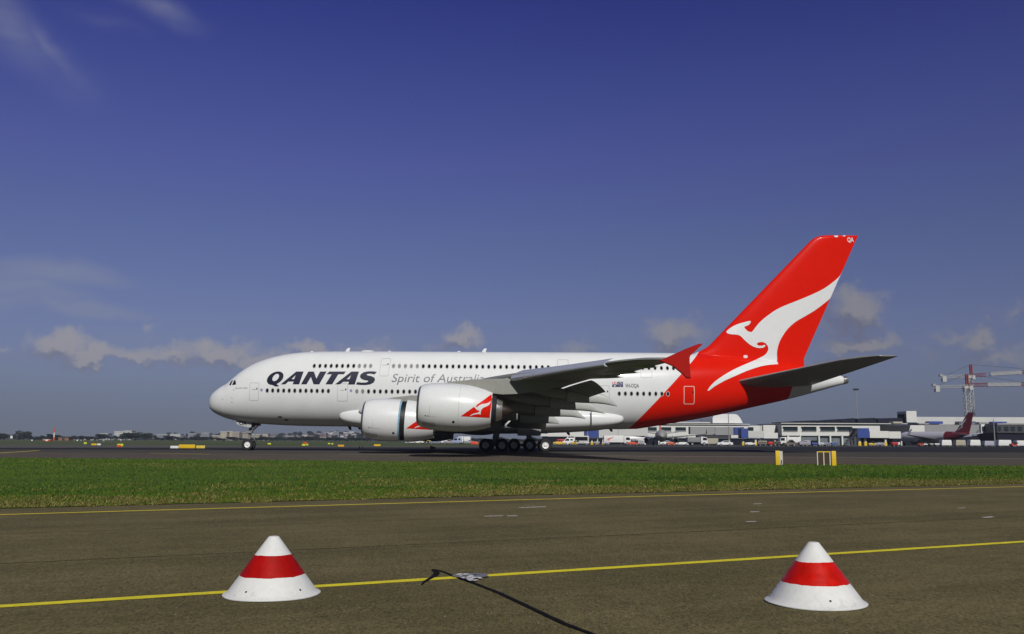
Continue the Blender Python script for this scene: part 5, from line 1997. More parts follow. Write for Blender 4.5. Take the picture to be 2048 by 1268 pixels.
YT = 330
b = building('terminal_building', 'long low white terminal with square dark windows and a barrel vault roof behind the tail', 'building', 1380, YT)
part(b, 'wall', TW, [(1095, 849.6, 1520, 876)], 26)
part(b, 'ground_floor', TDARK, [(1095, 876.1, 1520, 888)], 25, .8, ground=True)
part(b, 'cornice', TPALE, [(1090, 846.2, 1500, 849.4)], 27, -.6)
for (x0, x1) in [(1294.5, 1313.5), (1322.5, 1342.5), (1351, 1372), (1474, 1488), (1496, 1507), (1266, 1284), (1238, 1256), (1208, 1226)]:
    wn = part(b, 'window', TGL, [(x0, 854.3, x1, 861.5)], .3, -.16)
    part(b, 'sill', ROOFW, [(x0 - 1, 861.7, x1 + 1, 862.6)], .4, -.3)
for x in (1347, 1376, 1318, 1290, 1410):
    part(b, 'column', TW, [(x - 1.4, 869, x + 1.4, 889)], 1.2, -.3, ground=True)
# barrel vault roof
vm = MB()
a, c_ = P(1425.5, 846, YT + 2), P(1485.5, 846, YT + 2)
topz_ = P(1455, 828, YT + 2).z
ring_f, ring_b = [], []
n = 20
for i in range(n + 1):
    u = i / n
    x = a.x + (c_.x - a.x) * u - b.location.x
    e_ = abs(2 * u - 1)
    prof_h = (1 - max(0, (e_ - .45) / .55) ** 2.4) if u > .5 else (1 - max(0, (e_ - .80) / .2) ** 2.2 * .45)
    z = a.z + (topz_ - a.z) * prof_h
    ring_f.append((x, 2, z))
    ring_b.append((x, 24, z))
base_f = [(ring_f[-1][0], 2, a.z), (ring_f[0][0], 2, a.z)]
poly = [(p[0], p[2]) for p in ring_f] + [(base_f[0][0], base_f[0][2]), (base_f[1][0], base_f[1][2])]
vm.prism(poly, 2, 24)
vm.build('roof', ROOFW, b, angle=25)
part(b, 'parapet', TPALE, [(1330, 843.6, 1425, 846.0)], 18, 4)
part(b, 'annexe', TPALE, [(1520.5, 851.5, 1526, 876)], 16, 2)
part(b, 'plant_room', TW, [(1526.5, 850.2, 1551, 866)], 12, 1, bevel=.1)

b = building('terminal_building', 'two storey white terminal wing with wide dark windows under a dark sloping roof', 'building', 1650, YT - 4)
part(b, 'wall', TW, [(1563.5, 848.5, 1760, 872)], 30)
part(b, 'ground_floor', TGL2, [(1563.5, 872.1, 1700, 889)], 28, 1.0, ground=True)
part(b, 'cornice', TPALE, [(1562, 845.6, 1815, 848.3)], 32, -.8)
for (x0, x1) in [(1567, 1595.5), (1604, 1633), (1641, 1670), (1675, 1705)]:
    wn = part(b, 'window', TGL, [(x0, 854.3, x1, 861.8)], .3, -.16)
    part(b, 'window_frame', TPALE, [(x0 - .4, 862.0, x1 + .4, 862.8)], .4, -.3)
    part(b, 'hood', VDARK, [(x0 - .4, 853.2, x1 + .4, 854.1)], .8, -.7)
for x in (1576.5, 1601, 1638.5, 1661, 1685):
    part(b, 'column', TW, [(x - 1.5, 869, x + 1.5, 889)], 1.2, -.3, ground=True)
part(b, 'dock_door', TDARK, [(1603, 882.5, 1636, 889.5)], .4, .7, ground=True)
part(b, 'shutter', TGL2, [(1603.5, 871, 1634, 881)], .4, .6)
# dark sloping roof in panes, rising to the right
rm = MB()
for (xa, xb_) in [(1573.5, 1592), (1593.5, 1633), (1635.5, 1680), (1681.5, 1711), (1716, 1753), (1757, 1811)]:
    f_ = lambda x: 845.2 - (x - 1573) / (1720 - 1573) * 8.4 if x < 1720 else 836.6
    pa_, pb_ = P(xa, f_(xa) - 2.0 if xa < 1600 else f_(xa), YT), P(xb_, f_(xb_) - 1.2, YT)
    lo_ = P(xa, 845.4, YT).z
    x0, x1 = pa_.x - b.location.x, pb_.x - b.location.x
    rm.add([(x0, 4, lo_), (x1, 4, lo_), (x1, 5, pb_.z), (x0, 5, pa_.z), (x0, 24, lo_), (x1, 24, lo_), (x1, 23, pb_.z), (x0, 23, pa_.z)],
           [(0, 1, 2, 3), (4, 7, 6, 5), (0, 4, 5, 1), (3, 2, 6, 7), (0, 3, 7, 4), (1, 5, 6, 2)])
rm.build('roof', TDARK, b, smooth=False)
part(b, 'lift_tower', TW, [(1813, 822, 1833.5, 845)], 8, 3, bevel=.1)
part(b, 'tower_side', TDARK, [(1809.5, 828, 1812.7, 845)], 6, 3.4)
part(b, 'roof_plant', VBEIGE, [(1786, 843.2, 1806, 847.6)], 4, -2.0, bevel=.3)

b = building('pier_building', 'long pale pier behind the red tailed jet, with a rail of blue awnings on top', 'building', 1900, YT + 12)
part(b, 'wall', TPALE, [(1833.6, 833.6, 2120, 850)], 14, 3)
part(b, 'walkway', TW, [(1738, 850.2, 1850, 872)], 10, -8, bevel=.15)
part(b, 'walkway', TG, [(1850.2, 849.4, 1962, 868)], 10, -8)
part(b, 'walkway', ROOFW, [(1962.3, 848.5, 1994, 866)], 10, -9, bevel=.1)
for (x0, x1) in [(1964.5, 1971), (1976.5, 1984.5)]:
    part(b, 'window', TGL, [(x0, 853, x1, 862.5)], .3, -9.2)
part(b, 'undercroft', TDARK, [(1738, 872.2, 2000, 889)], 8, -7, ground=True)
part(b, 'awning', TBLUE, [(1858, 842.5, 1886, 847.8)], 3, 0)
part(b, 'awning', TG, [(1838, 846, 1858, 848.6)], 3, 0)
part(b, 'awning', mat('awning_slate', (.08, .09, .14), .5), [(1918, 842.8, 1952, 847.2)], 3, 0)
part(b, 'awning', TG, [(1958, 844, 1976, 847.5)], 3, 0)
part(b, 'awning', TBLUE, [(1986, 843.2, 2014, 846)], 3, 0)
for x in (1773, 1803, 1997):
    part(b, 'column', TW, [(x - 1.1, 872, x + 1.1, 889)], 1.0, -9, ground=True)
b = building('pier_building', 'dark grey pier block with square windows at the right edge', 'building', 2040, YT - 6)
part(b, 'wall', mat('pier_dark_grey', (.050, .052, .058), .5, var=.1), [(1994.6, 850, 2130, 866)], 20)
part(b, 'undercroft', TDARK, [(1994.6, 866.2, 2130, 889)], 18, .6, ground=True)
part(b, 'cornice', TG, [(1994.6, 846.5, 2130, 849.8)], 20, .5)
for (x0, x1) in [(1997, 2002), (2009, 2017), (2022, 2030), (2036, 2044)]:
    part(b, 'window', TGL, [(x0, 853, x1, 862)], .3, -.16)


def jet_bridge(label, corr, head, cm, legs, Y, roof=None, dark=None):
    b_ = building('jet_bridge', label, 'jet bridge', (corr[0][0] + corr[-1][2]) / 2, Y)
    for i, r_ in enumerate(corr):
        part(b_, 'corridor', cm[i % len(cm)], [r_], 3.2, .02 * i, bevel=.08)
    for h_ in head:
        part(b_, 'head', TBLUE, [h_], 4.2, -.6, bevel=.12)
    for (x0, x1, yt) in legs:
        part(b_, 'leg', TW, [(x0, yt, x1, 886)], .8, .8, ground=True)
        part(b_, 'wheel_base', VYEL, [(x0 - 1.2, 884.2, x1 + 1.2, 889)], 1.4, .5, ground=True, bevel=.05)
    if dark:
        part(b_, 'canopy', VDARK, dark, 3.0, .3)
    return b_


jet_bridge('grey jet bridge with a blue head left of the white bridge', [(1380.5, 853.2, 1430, 868.5), (1430.3, 853.8, 1468, 870.5)], [(1468.5, 854.2, 1482, 870)], [TG], [(1457, 1460, 872)], 300, dark=[(1395, 869, 1462, 877)])
jet_bridge('white jet bridge with a bright blue hooked head below the tailplane', [(1496.5, 861.8, 1527, 876), (1527.2, 865.5, 1556, 877)], [(1482.5, 856.6, 1496, 876.5)], [TPALE, TW], [(1485.5, 1488, 877), (1510, 1513, 877), (1549, 1551, 876)], 292)
jet_bridge('white jet bridge with a square blue head beside the dark stairs', [(1739.5, 862, 1778, 876), (1778.2, 863, 1802, 877)], [(1714, 856, 1738.8, 876)], [TW], [(1718, 1721.5, 876), (1730, 1733, 876), (1770, 1773, 877)], 292)
jet_bridge('pale jet bridge with a blue head seen under the rear belly', [(1197.5, 852, 1236, 875.5), (1236.2, 851, 1296, 872)], [(1170, 858, 1197, 875)], [TPALE], [(1182.5, 1185.5, 876), (1205, 1208, 876), (1193.5, 1196, 876)], 292)
b = building('jet_bridge', 'long white sloping jet bridge roof behind the rear main wheels', 'jet bridge', 1130, 305)
part(b, 'corridor', TW, [(1080, 867.5, 1170, 873)], 4, bevel=.1)
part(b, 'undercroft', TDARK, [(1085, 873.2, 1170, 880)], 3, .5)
part(b, 'leg', TW, [(1134, 873, 1136.6, 889)], .8, -.2, ground=True)
# dark stair tower
b = building('stair_tower', 'dark open stair beside the blue jet bridge head', 'stairs', 1702, 290)
sm = MB()
for i in range(11):
    u = i / 10
    a, c_ = P(1688 + 22 * u, 889 - 30 * u, 290), P(1691.5 + 22 * u, 887.5 - 30 * u, 290)
    sm.box(a.x - b.location.x, c_.x - b.location.x + .35, -1.1, 1.1, max(0, a.z - .3), a.z)
sm.build('flight', VDARK, b, smooth=False)
part(b, 'frame', TDARK, [(1700, 858, 1701.2, 889), (1707, 856, 1708.2, 889), (1714, 857, 1715.2, 889), (1698, 870.4, 1715, 871.6)], .4, 1.2, ground=False)
part(b, 'screen', mat('stair_screen', (.05, .055, .075), .5), [(1702, 862, 1714, 889)], .2, 1.5, ground=True)
# light masts


def light_mast(label, px, ytop, Y, head=True):
    p = P(px, ytop, Y)
    g_ = P(px + (884 - ytop) * .045, 889, Y)
    t = thing('light_mast', label, 'light mast', (g_.x, Y, 0))
    r_ = .20 * Y / 300
    MB().lathe([(0, r_), (p.z * .5, r_ * .75), (p.z, r_ * .5)], (0, 0, 0), 'z', 10).build('pole', TG, t)
    if head:
        w_ = 5.2 * Y / FPX
        h_ = MB().box(-w_, w_, -.5, .5, p.z, p.z + .35)
        for i in range(4):
            x = -w_ + (i + .5) * w_ / 2
            h_.box(x - .25, x + .25, -.8, .3, p.z + .36, p.z + .75)
        h_.build('lamp_rack', VDARK, t)


light_mast('tall thin light mast right of the tail cone', 1712, 780.5, 420)
light_mast('thin grey mast in front of the barrel vault roof', 1455.5, 822, 285, head=False)
light_mast('thin mast against the white pier near the cranes', 1988, 838, 320, head=False)
light_mast('grey mast beside the blue jet bridge head under the belly', 1174.5, 862, 285, head=False)


# tower cranes: lattice of real bars
def lattice(mb, p0, p1, w, n, r, mi=0, up=Vector((0, 0, 1)), infill=True):
    p0, p1 = Vector(p0), Vector(p1)
    d = (p1 - p0)
    ln = d.length
    d.normalize()
    a = d.cross(Vector((0, 1, 0)))
    if a.length < .1:
        a = d.cross(Vector((1, 0, 0)))
    a.normalize()
    b_ = d.cross(a).normalized()
    cs = [(a * sx + b_ * sy) * w / 2 for sx, sy in ((-1, -1), (1, -1), (1, 1), (-1, 1))]
    for c in cs:
        mb.tube([p0 + c, p1 + c], r, 4, mi)
    for i in range(n):
        q0, q1 = p0 + d * ln * i / n, p0 + d * ln * (i + 1) / n
        for k in range(4):
            c, e_ = cs[k], cs[(k + 1) % 4]
            mb.tube([q0 + c, q1 + e_] if i % 2 else [q0 + e_, q1 + c], r * .7, 4, mi)
            mb.tube([q0 + c, q0 + e_], r * .6, 4, mi)


CRW = mat('crane_white', (.42, .43, .42), .5, var=.08)
CRR = mat('crane_red', (.24, .055, .05), .5, var=.1)
CRG = mat('crane_sheet', (.28, .29, .31), .6, var=.08)


def crane(label, pxm, ybase, yjib, ytop, cj, cj_y, jj, Y, w_px):
    """pxm mast px at base and top; cj counter-jib end px; jj: jib segments (px0, px1, y0, y1, material)"""
    base = P(pxm[0], ybase, Y)
    t = thing('tower_crane', label, 'crane', (base.x, Y, 0))
    o = Vector((base.x, Y, 0))
    w = w_px * Y / FPX
    tp = P(pxm[1], yjib, Y) - o
    mb = MB()
    lattice(mb, (0, 0, 0), (0, 0, tp.z), w, 16, .17)
    mb.build('mast', CRW, t, smooth=False)
    mb = MB()
    ap = P(pxm[2], ytop, Y) - o
    lattice(mb, (ap.x, 0, tp.z), (ap.x, 0, ap.z), w * .45, 4, .2)
    mb.build('mast_head', CRR, t, smooth=False)
    MB().box(-w * .7, w * .7, -w * .6, w * .6, tp.z - .9, tp.z + .5).build('slewing_ring', CRW, t)
    MB().box(w * .3, w * 1.1, -w * .9, -w * .2, tp.z - 1.6, tp.z + .6).build('cab', CRW, t)
    e_ = P(cj, cj_y, Y) - o
    mb = MB()
    lattice(mb, (ap.x, 0, tp.z + .4), (e_.x, 0, e_.z), 1.3, 9, .13)
    mb.build('counter_jib', CRW, t, smooth=False)
    MB().box(e_.x + 1.0, e_.x + 3.2, -1, 1, e_.z - 2.6, e_.z + .6).build('counterweight', CRW, t)
    MB().box(e_.x - .4, e_.x + 1.4, -.7, .7, e_.z + .4, e_.z + 1.7).build('winch', CRG, t)
    for (x0, x1, y0, y1, m, hh) in jj:
        a, c = P(x0, y0, Y) - o, P(x1, y1, Y) - o
        mb = MB()
        lattice(mb, (a.x, 0, a.z), (c.x, 0, c.z), hh, max(3, int((c.x - a.x) / 2.2)), .16)
        if m is CRG:
            mb.add([(a.x, -hh / 2, a.z - hh * .42), (c.x, -hh / 2, c.z - hh * .42), (c.x, -hh / 2, c.z + hh * .42), (a.x, -hh / 2, a.z + hh * .42)], [(0, 1, 2, 3)])
        mb.build('jib', m, t, smooth=False)
    last = P(jj[-1][1], jj[-1][3], Y) - o
    mb = MB()
    mb.tube([(ap.x, 0, ap.z), (e_.x + 2, 0, e_.z + .5)], .07, 4)
    mb.tube([(ap.x, 0, ap.z), (last.x * .55, 0, last.z + 1)], .07, 4)
    mb.build('tie', VDARK, t, smooth=False)
    return t


crane('rear tower crane with the taller red head and the higher jib', (1947.5, 889, 1941.5)[:1] + (1944.5, 1941.3), 889, 753, 729, 1880, 754.5, [(1944, 1972, 751, 749.5, CRR, 1.6), (1980, 2042, 748, 744.5, CRG, 2.0), (2042, 2130, 744.5, 741, CRR, 1.8)], 520, 7.5)
crane('front tower crane with the lower jib and counterweights at left', (1939.5, 1936.0, 1933.2), 889, 774, 748, 1866, 774.0, [(1937, 1974, 770, 769.5, CRR, 1.6), (1974, 2040, 769, 768.5, CRG, 2.0), (2040, 2130, 768.5, 768, CRR, 1.8)], 500, 9)


# ------------------------------------------------------------------ parked jets by the terminal
JOL = mat('jet_shadow_grey', (.30, .30, .27), .5, var=.15, scale=.6)  # shade on the parked jet put into its body colour


def small_jet(label, px, Y, rz, scale, body_m, tail_m, emblem=None, half_red=True):
    p = P(px, 885, Y)
    t = thing('parked_jet', label, 'airliner', (p.x, Y, 0), rz)
    Ln, rr, zc = 33.0 * scale, 1.9 * scale, 3.2 * scale
    rings, rings2 = [], []
    for s in [0, .01, .03, .06, .1, .16, .25, .5, .66, .72]:
        k = min(1, (s / .16)) ** .5 if s < .16 else 1
        rings.append([((s - .5) * Ln, rr * max(.02, k) * math.cos(u), zc - (1 - k) * .35 + rr * max(.02, k) * math.sin(u)) for u in [2 * math.pi * i / 24 for i in range(24)]])
    for s in [.72, .80, .9, .97, 1.0]:
        k = 1 - ((s - .72) / .28) ** 1.3 * .86
        rings2.append([((s - .5) * Ln, rr * k * math.cos(u), zc + (1 - k) * rr * .75 + rr * k * math.sin(u)) for u in [2 * math.pi * i / 24 for i in range(24)]])
    MB().loft(rings).build('fuselage', body_m, t)
    MB().loft(rings2).build('tail_section', tail_m if half_red else body_m, t)
    for sg in (-1, 1):
        rs = [station(foil(8, .11), x, sg * y, z, c) for x, y, z, c in [(-.09 * Ln, rr * .6, zc - .9 * scale, 7.0 * scale), (.02 * Ln, 6 * scale, zc - .4 * scale, 4.2 * scale), (.13 * Ln, 16 * scale, zc + .6 * scale, 1.5 * scale)]]
        MB().loft(rs).build('wing', SLATM if sg > 0 else WGREY, t)
        MB().prism([(.13 * Ln + .3, zc + .6 * scale), (.13 * Ln + 2.2 * scale, zc + 2.6 * scale), (.13 * Ln + 2.8 * scale, zc + 2.6 * scale), (.13 * Ln + 1.6 * scale, zc + .6 * scale)], sg * 16 * scale - .06, sg * 16 * scale + .06).build('winglet', body_m, t)
        MB().lathe([(0, .75 * scale), (.1, .95 * scale), (1.0 * scale, 1.05 * scale), (2.6 * scale, .85 * scale), (3.4 * scale, .55 * scale), (3.4 * scale, .02), ], (-.12 * Ln, sg * 4.9 * scale, zc - 1.7 * scale), n=20).build('engine', VDARK, t)
        rs = [station(foil(8, .10), x, sg * y, z, c) for x, y, z, c in [(.39 * Ln, .2, zc + .7 * scale, 4 * scale), (.46 * Ln, 6.5 * scale, zc + 1.3 * scale, 1.6 * scale)]]
        MB().loft(rs).build('tailplane', body_m, t)
    rs = [[(x + a * c, q_ * c, z) for a, q_ in foil(8, .10, 1, 0)] for x, z, c in [(.30 * Ln, zc + rr * .7, 6.6 * scale), (.345 * Ln, zc + rr * 1.2, 5.6 * scale), (.50 * Ln, zc + 8.3 * scale, 2.3 * scale)]]
    fn = MB().loft(rs).build('tail_fin', tail_m, t)
    if emblem:
        for sg in (-1,):
            emblem_on(fn, .37 * Ln, .485 * Ln, zc + rr * 1.15, zc + 6.6 * scale, sg * .32 * scale, emblem)
    for (x, y) in ((-.38, 0), (.04, 2.6), (.04, -2.6)):
        MB().tube([(x * Ln, y * scale, .4), (x * Ln, y * scale, zc - rr * .6)], .14, 8).build('gear_leg', STRUT, t)
    for (x, y) in ((-.38, 0), (.04, 2.6), (.04, -2.6)):
        MB().lathe([(-.3, .02), (-.3, .42), (-.2, .5), (.2, .5), (.3, .42), (.3, .02)], (x * Ln, y * scale, .5), 'y', 16).build('wheel', TYRE, t)
    return t


small_jet('distant white jet with a dark red kangaroo tail, parked by the pier', 1862, 302, R(-67), .90, mat('jet_lilac_white', (.50, .50, .55), .35, var=.05), mat('jet_tail_red', (.13, .008, .012), .4, var=.1), emblem=WHITE)
small_jet('grey jet parked nose on at the gate under the tail of the airliner', 1322, 296, R(82), .92, JOL, VORANGE)
b = building('tail_sign', 'orange kangaroo tail of a jet showing behind the propeller of the parked one', 'airliner', 1284, 312)
b.name = 'jet_tail'
fn = MB().loft([[(x + a_ * c - 1.0, q_ * c, z) for a_, q_ in foil(8, .10, 1, 0)] for x, z, c in [(-1.2, 2.0, 3.4), (-.9, 3.2, 3.0), (.6, 5.2, 1.4)]]).build('tail_fin', VWHITE, b)
emblem_on(fn, -1.9, .4, 2.9, 4.5, -.30, VORANGE)
rings = [[(x, 1.0 * k * math.cos(u), 2.0 + .2 * (1 - k) + 1.0 * k * math.sin(u)) for u in [2 * math.pi * i / 16 for i in range(16)]] for x, k in ((-9, .3), (-8, .8), (-5, 1), (-1.5, 1), (1.5, .3), (2, .1))]
MB().loft(rings).build('fuselage', VWHITE, b)
for x, y in ((-7, 0), (-3, 1.5), (-3, -1.5)):
    MB().tube([(x, y, 0), (x, y, 1.4)], .15, 8).build('gear_leg', STRUT, b)

# ------------------------------------------------------------------ far town and trees
LEAF1 = mat('leaf_dark', (.020, .032, .018), .9, var=.35, scale=.35, spec=.1)
LEAF2 = mat('leaf_mid', (.036, .050, .026), .9, var=.35, scale=.35, spec=.1)
BARK = mat('bark', (.09, .07, .05), .9, var=.2)


def tree_proto(seed, kind):
    rg = random.Random(seed)
    H = 7.0
    blobs = []
    nb = 9 if kind == 'round' else 7
    for i in range(nb):
        if kind == 'round':
            blobs.append((rg.uniform(-2.6, 2.6), rg.uniform(-2, 2), rg.uniform(2.6, 5.6), rg.uniform(1.0, 1.9)))
        elif kind == 'wide':
            blobs.append((rg.uniform(-4.2, 4.2), rg.uniform(-2, 2), rg.uniform(1.8, 4.6), rg.uniform(1.1, 1.9)))
        else:
            z = 1.5 + 5.0 * i / nb
            blobs.append((rg.uniform(-.5, .5), rg.uniform(-.5, .5), z, 1.5 * (1 - .75 * i / nb) + .2))
    vs, fs, ms = [], [], []
    for (bx, by, bz, br) in blobs:
        for k in range(150):
            d = Vector((rg.gauss(0, 1), rg.gauss(0, 1), rg.gauss(0, 1))).normalized() * br * rg.uniform(.55, 1.08)
            c = Vector((bx, by, bz)) + d * 1.0
            n_ = Vector((rg.gauss(0, 1), rg.gauss(0, 1), rg.gauss(0, 1))).normalized()
            a = n_.orthogonal().normalized() * rg.uniform(.25, .55)
            e_ = n_.cross(a).normalized() * rg.uniform(.15, .35)
            o = len(vs)
            vs += [c - a - e_ * .3, c + e_, c + a - e_ * .2, c - e_]
            fs.append((o, o + 1, o + 2, o + 3))
            ms.append(0 if rg.random() < .6 else 1)
    t = thing('tree', 'tree', 'tree', (0, 0, 0))
    mb = MB()
    mb.v, mb.f, mb.m = [tuple(v) for v in vs], fs, ms
    me = bpy.data.meshes.new('crown')
    me.from_pydata(mb.v, [], mb.f)
    me.materials.append(LEAF1)
    me.materials.append(LEAF2)
    me.polygons.foreach_set('material_index', ms)
    o = bpy.data.objects.new('crown', me)
    COL.objects.link(o)
    o.parent = t
    tr_ = MB()
    tr_.tube([(0, 0, -.2), (.1, 0, 1.6), (-.1, .1, 3.6)], [.28, .2, .1], 8)
    for (bx, by, bz, br) in blobs[:5]:
        tr_.tube([(0, 0, 1.5), (bx * .6, by * .6, bz * .75), (bx, by, bz)], [.12, .08, .03], 6)
    tr_.build('trunk', BARK, t)
    return t


protos = [tree_proto(1, 'round'), tree_proto(2, 'wide'), tree_proto(3, 'wide'), tree_proto(4, 'conifer'), tree_proto(5, 'round')]
used = set()


def tree(px, ytop, wpx, Y, k, label, group='dark trees of the far treeline'):
    h = (P(px, ytop, Y).z) / 6.6
    wv = wpx * Y / FPX / (6.2 if k in (0, 4) else 9.5 if k in (1, 2) else 2.8)
    loc = (P(px, 885, Y).x, Y, 0)
    if k not in used:
        used.add(k)
        t = protos[k]
        t.location = loc
        t.rotation_euler = (0, 0, 0)
        t.scale = (wv, wv, h)
        t['label'] = label
    else:
        t = dup(protos[k], loc, 0, label, (wv, wv, h))
    t['group'] = group
    return t


rg = random.Random(11)
named = [(8, 867.5, 20, 0, 'round dark tree at the left edge of the view'), (26, 868.5, 18, 1, 'dark tree behind the white slanted marker at the far left'), (46, 864, 18, 4, 'tallest dark tree near the left edge'), (56, 868, 14, 0, 'dark tree on the right shoulder of the tallest left one'),
         (70, 874, 20, 2, 'low dark bush between the left trees and the mast'), (86, 870.5, 16, 1, 'dark tree just left of the red and white mast'), (100, 869, 10, 3, 'pointed dark tree close to the left of the mast'), (116, 871, 12, 3, 'pointed dark tree close to the right of the mast'),
         (132, 873, 18, 2, 'low tree behind the brown shed'), (150, 871, 20, 1, 'dark tree just right of the brown shed'), (170, 871.5, 22, 2, 'wide dark tree between the shed and the white block'), (190, 874, 16, 2, 'low hedge like tree left of the white block'), (208, 869, 18, 0, 'round tree at the left foot of the white apartment block'),
         (232, 871, 18, 1, 'dark tree in front of the left half of the white block'), (250, 870.5, 14, 4, 'dark tree in front of the right half of the white block'), (270, 866.5, 26, 0, 'largest dark round tree right of the white block'), (288, 867, 20, 4, 'second dark round tree right of the white block'), (300, 867.5, 16, 1, 'right shoulder of the dark clump beside the white block'),
         (322, 875, 20, 2, 'low dark bush before the pale houses'), (345, 872.5, 20, 0, 'round dark tree above the long yellow sign'), (362, 874, 18, 2, 'wide dark tree just right above the long yellow sign'), (385, 873, 18, 1, 'dark tree above the shorter yellow sign'), (404, 874.5, 18, 4, 'dark tree left of the apartment slabs'),
         (424, 873, 18, 1, 'dark tree at the left foot of the apartment slabs'), (446, 876.5, 14, 2, 'low tree before the apartment slabs'), (468, 874.5, 18, 0, 'round dark tree before the right apartment slab'), (486, 876, 14, 2, 'low tree behind the nose gear strut')]
for i, (px, yt, w, k, lab) in enumerate(named):
    tree(px, yt - 1.0, w * 1.45, rg.uniform(780, 900), k, lab)
for i in range(30):
    px = 505 + i * 8.2 + rg.uniform(-2, 2)
    tree(px, rg.uniform(872.5, 877), rg.uniform(14, 22), rg.uniform(800, 950), rg.choice((0, 1, 2, 2, 4)), 'small dark tree in the long far treeline between nose wheels and engine')
for i in range(40):
    px = 755 + i * 8.2 + rg.uniform(-2, 2)
    tree(px, rg.uniform(873, 878), rg.uniform(14, 22), rg.uniform(800, 950), rg.choice((0, 1, 2, 2, 4)), 'small dark tree in the far treeline seen under the airliner belly')
for i in range(14):
    px = 6 + i * 36 + rg.uniform(-12, 12)
    tree(px, rg.uniform(875, 878.5), rg.uniform(18, 30), rg.uniform(900, 1000), rg.choice((1, 2)), 'low hazy shrub filling a gap in the left treeline')

# hill behind the town
hm = MB()
nx = 80
prof_ = []
for i in range(nx + 1):
    px = -250 + i * 17.5
    up = 3 + 12 * math.exp(-((px - 700) / 140) ** 2) + 5 * math.exp(-((px - 420) / 220) ** 2) + 3.5 * math.exp(-((px - 60) / 200) ** 2) + 1.2 * math.sin(px * .05) + .8 * math.sin(px * .13)
    prof_.append((P(px, 885, 1900).x, up * 1900 / FPX * .78))
rows = []
for j, (dy, kz) in enumerate([(-500, 0), (-250, .45), (0, .85), (200, 1), (700, 1)]):
    rows.append([(x, 1900 + dy, -.02 + z * kz) for x, z in prof_])
vs = [p for r_ in rows for p in r_]
fs = []
for j in range(len(rows) - 1):
    for i in range(nx):
        o = j * (nx + 1) + i
        fs.append((o, o + 1, o + nx + 2, o + nx + 1))
HILLM = grass_mat('hill_scrub', [(.028, .040, .026), (.045, .055, .034), (.09, .085, .06)], .5, .01)
hill = tag(MB().add(vs, fs).build('hill', HILLM), kind='structure')
B_HILL = bvh_of([hill])


def hill_z(x, y):
    loc = B_HILL.ray_cast(Vector((x, y, 500)), Vector((0, 0, -1)))[0]
    return loc.z if loc else 0.0


def block(label, x0, y0, x1, Y, m, floors=6, name='apartment_block', bays=6):
    a, c_ = P(x0, y0, Y), P(x1, 884, Y)
    t = thing(name, label, 'building', ((a.x + c_.x) / 2, Y, 0))
    w = c_.x - a.x
    MB().box(-w / 2, w / 2, 0, 14, -2, a.z).build('wall', m, t, smooth=False)
    MB().box(-w / 2 - .3, w / 2 + .3, -.3, 14.3, a.z + .003, a.z + .7).build('roof', TPALE, t, smooth=False)
    fh = (a.z - 1) / floors
    for i in range(floors):
        for j in range(bays):
            x = -w / 2 + w * (j + .5) / bays
            MB().box(x - w / bays * .3, x + w / bays * .3, -.10, .1, .8 + i * fh + .5, .8 + i * fh + fh * .75).build('window', TGL2, t, smooth=False)
    return t


CREAM = mat('block_cream', (.50, .45, .34), .8, var=.08, scale=.1)
PALEW = mat('block_white', (.62, .62, .60), .8, var=.06, scale=.1)
TAN = mat('block_tan', (.36, .30, .22), .8, var=.08, scale=.1)
SLATEB = mat('block_grey', (.24, .25, .28), .8, var=.08, scale=.1)
block('white slab apartment block above the far trees at left', 229, 863.2, 247, 1250, PALEW, 5, bays=6)
block('taller right half of the white slab block above the far trees', 247.4, 862, 262, 1250, PALEW, 6, bays=5)
block('low pale block left of the white slab block', 199, 867.5, 215, 1350, SLATEB, 3, bays=4)
block('cream apartment slab left of the nose gear, tallest of its group', 441, 863.8, 453, 1250, CREAM, 7, bays=4)
block('cream apartment slab in the middle of its group', 453.6, 863.2, 464, 1262, CREAM, 7, bays=4)
block('tan apartment slab third in the cream group', 464.6, 864.5, 478, 1255, TAN, 7, bays=4)
block('tan block directly behind the nose gear strut', 480, 865.5, 497, 1270, TAN, 6, bays=5)
block('lower pale tan block just right of the nose gear', 503, 869.5, 519, 1300, TAN, 4, bays=5)
block('cream low block right of the nose wheels', 520, 868.8, 535, 1320, CREAM, 4, bays=5)
block('low beige annexe left of the cream slabs', 424, 871.5, 440, 1280, TAN, 3, bays=4)
block('grey office block on the skyline left of the cream slabs', 402, 866.5, 418, 1500, SLATEB, 4, bays=4)
block('pale block on the skyline above the long yellow sign', 340, 868.5, 360, 1450, PALEW, 4, bays=5)
block('grey block on the skyline right of the dark tree clump', 314, 869.5, 334, 1450, SLATEB, 4, bays=5)
block('grey tower on the hill crest left of the reversed engine', 668, 864, 677, 1500, SLATEB, 6, bays=3)
block('grey white block on the skyline right of the yellow signs', 376, 867.8, 392, 1480, SLATEB, 4, bays=4)

HW = mat('house_white', (.48, .47, .45), .8, var=.06)
HT = mat('house_tan', (.26, .22, .18), .8, var=.1)
RT = mat('roof_terracotta', (.15, .095, .075), .8, var=.15)
RG = mat('roof_slate', (.14, .14, .16), .8, var=.15)


def house(m, rm_):
    t = thing('house', 'house', 'house', (0, 0, 0))
    MB().box(-5, 5, -4, 4, -3, 3.2).build('wall', m, t, smooth=False)
    MB().add([(-5.5, -4.5, 3.2), (5.5, -4.5, 3.2), (5.5, 4.5, 3.2), (-5.5, 4.5, 3.2), (-4, 0, 5.8), (4, 0, 5.8)], [(0, 1, 5, 4), (1, 2, 5), (2, 3, 4, 5), (3, 0, 4), (3, 2, 1, 0)]).build('roof', rm_, t, smooth=False)
    for x in (-3, 0, 3):
        MB().box(x - .8, x + .8, -4.06, -3.9, .6, 2.2).build('window', TGL, t, smooth=False)
    return t


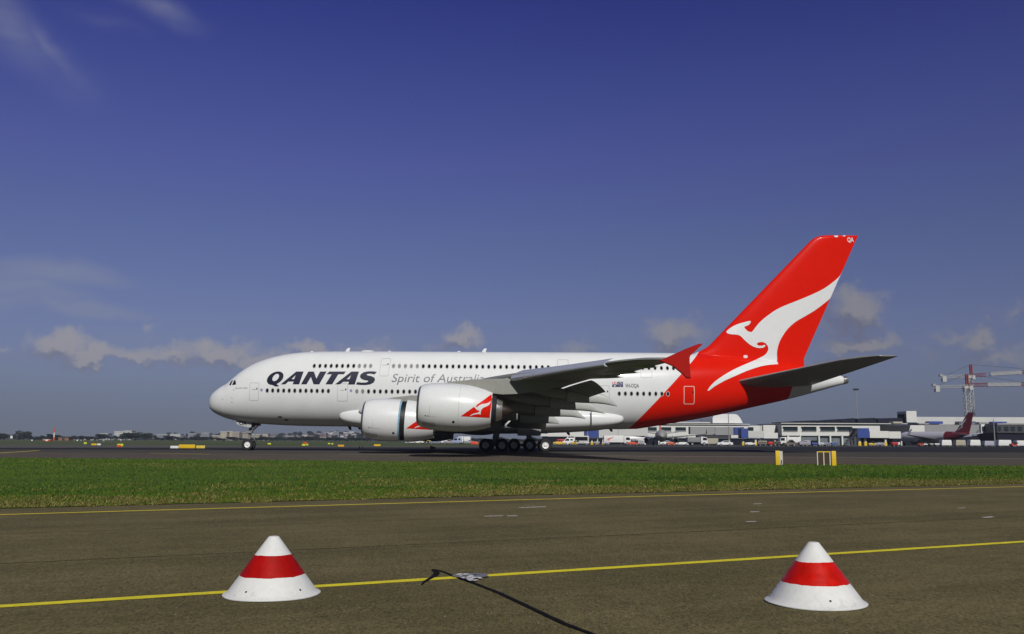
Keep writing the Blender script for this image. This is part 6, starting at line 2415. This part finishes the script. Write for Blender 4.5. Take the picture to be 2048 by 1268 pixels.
kinds = [(house(HW, RT), 'white house with a terracotta roof in the far suburb'), (house(HW, RG), 'white house with a slate roof in the far suburb'), (house(HT, RT), 'tan house with a terracotta roof in the far suburb'), (house(HW, mat('roof_pale', (.50, .50, .50), .7)), 'white house with a pale roof in the far suburb')]
firstused = [False] * 4
rg = random.Random(21)
for i in range(90):
    if i < 58:
        px = rg.gauss(690, 38)
        if px > 735:
            px = 735 - (px - 735)
    else:
        px = rg.uniform(300, 640)
    Y = rg.uniform(1500, 2080)
    X = P(px, 885, Y).x
    z = hill_z(X, Y)
    k = rg.choice((0, 0, 1, 2, 3, 3))
    sc_ = rg.uniform(.7, 1.15)
    root, lab = kinds[k]
    if not firstused[k]:
        firstused[k] = True
        root.location = (X, Y, z)
        root.rotation_euler = (0, 0, rg.uniform(-.6, .6))
        r_ = root
    else:
        r_ = dup(root, (X, Y, z), rg.uniform(-.6, .6), lab, (sc_ * 1.1, sc_, sc_))
    r_['label'] = lab
    r_['group'] = 'houses of the far hillside suburb'
for i in range(70):
    px = rg.uniform(300, 760)
    Y = rg.uniform(1450, 2050)
    X = P(px, 885, Y).x
    z = hill_z(X, Y)
    k = rg.choice((0, 1, 2, 4))
    s_ = rg.uniform(.8, 1.6)
    r_ = dup(protos[k], (X, Y, z - .3), rg.uniform(0, 6), 'hazy tree among the houses of the far hillside', (s_, s_, s_))
    r_['group'] = 'trees of the far hillside'

# ------------------------------------------------------------------ the air between
hz = MB().box(-2600, 2600, -1390, 2790, -1.35, 130).build('haze', [], None, smooth=False)
hm_ = bpy.data.materials.new('haze_air')
hm_.use_nodes = True
ht = hm_.node_tree
ht.nodes.clear()
ho = ht.nodes.new('ShaderNodeOutputMaterial')
hv = ht.nodes.new('ShaderNodeVolumePrincipled')
hv.inputs['Color'].default_value = (.42, .47, .62, 1)
hv.inputs['Density'].default_value = 0.00022
hv.inputs['Anisotropy'].default_value = 0.0
ht.links.new(hv.outputs[0], ho.inputs['Volume'])
hz.data.materials.append(hm_)
tag(hz, 'thin pale haze over the airfield', 'haze', kind='stuff')
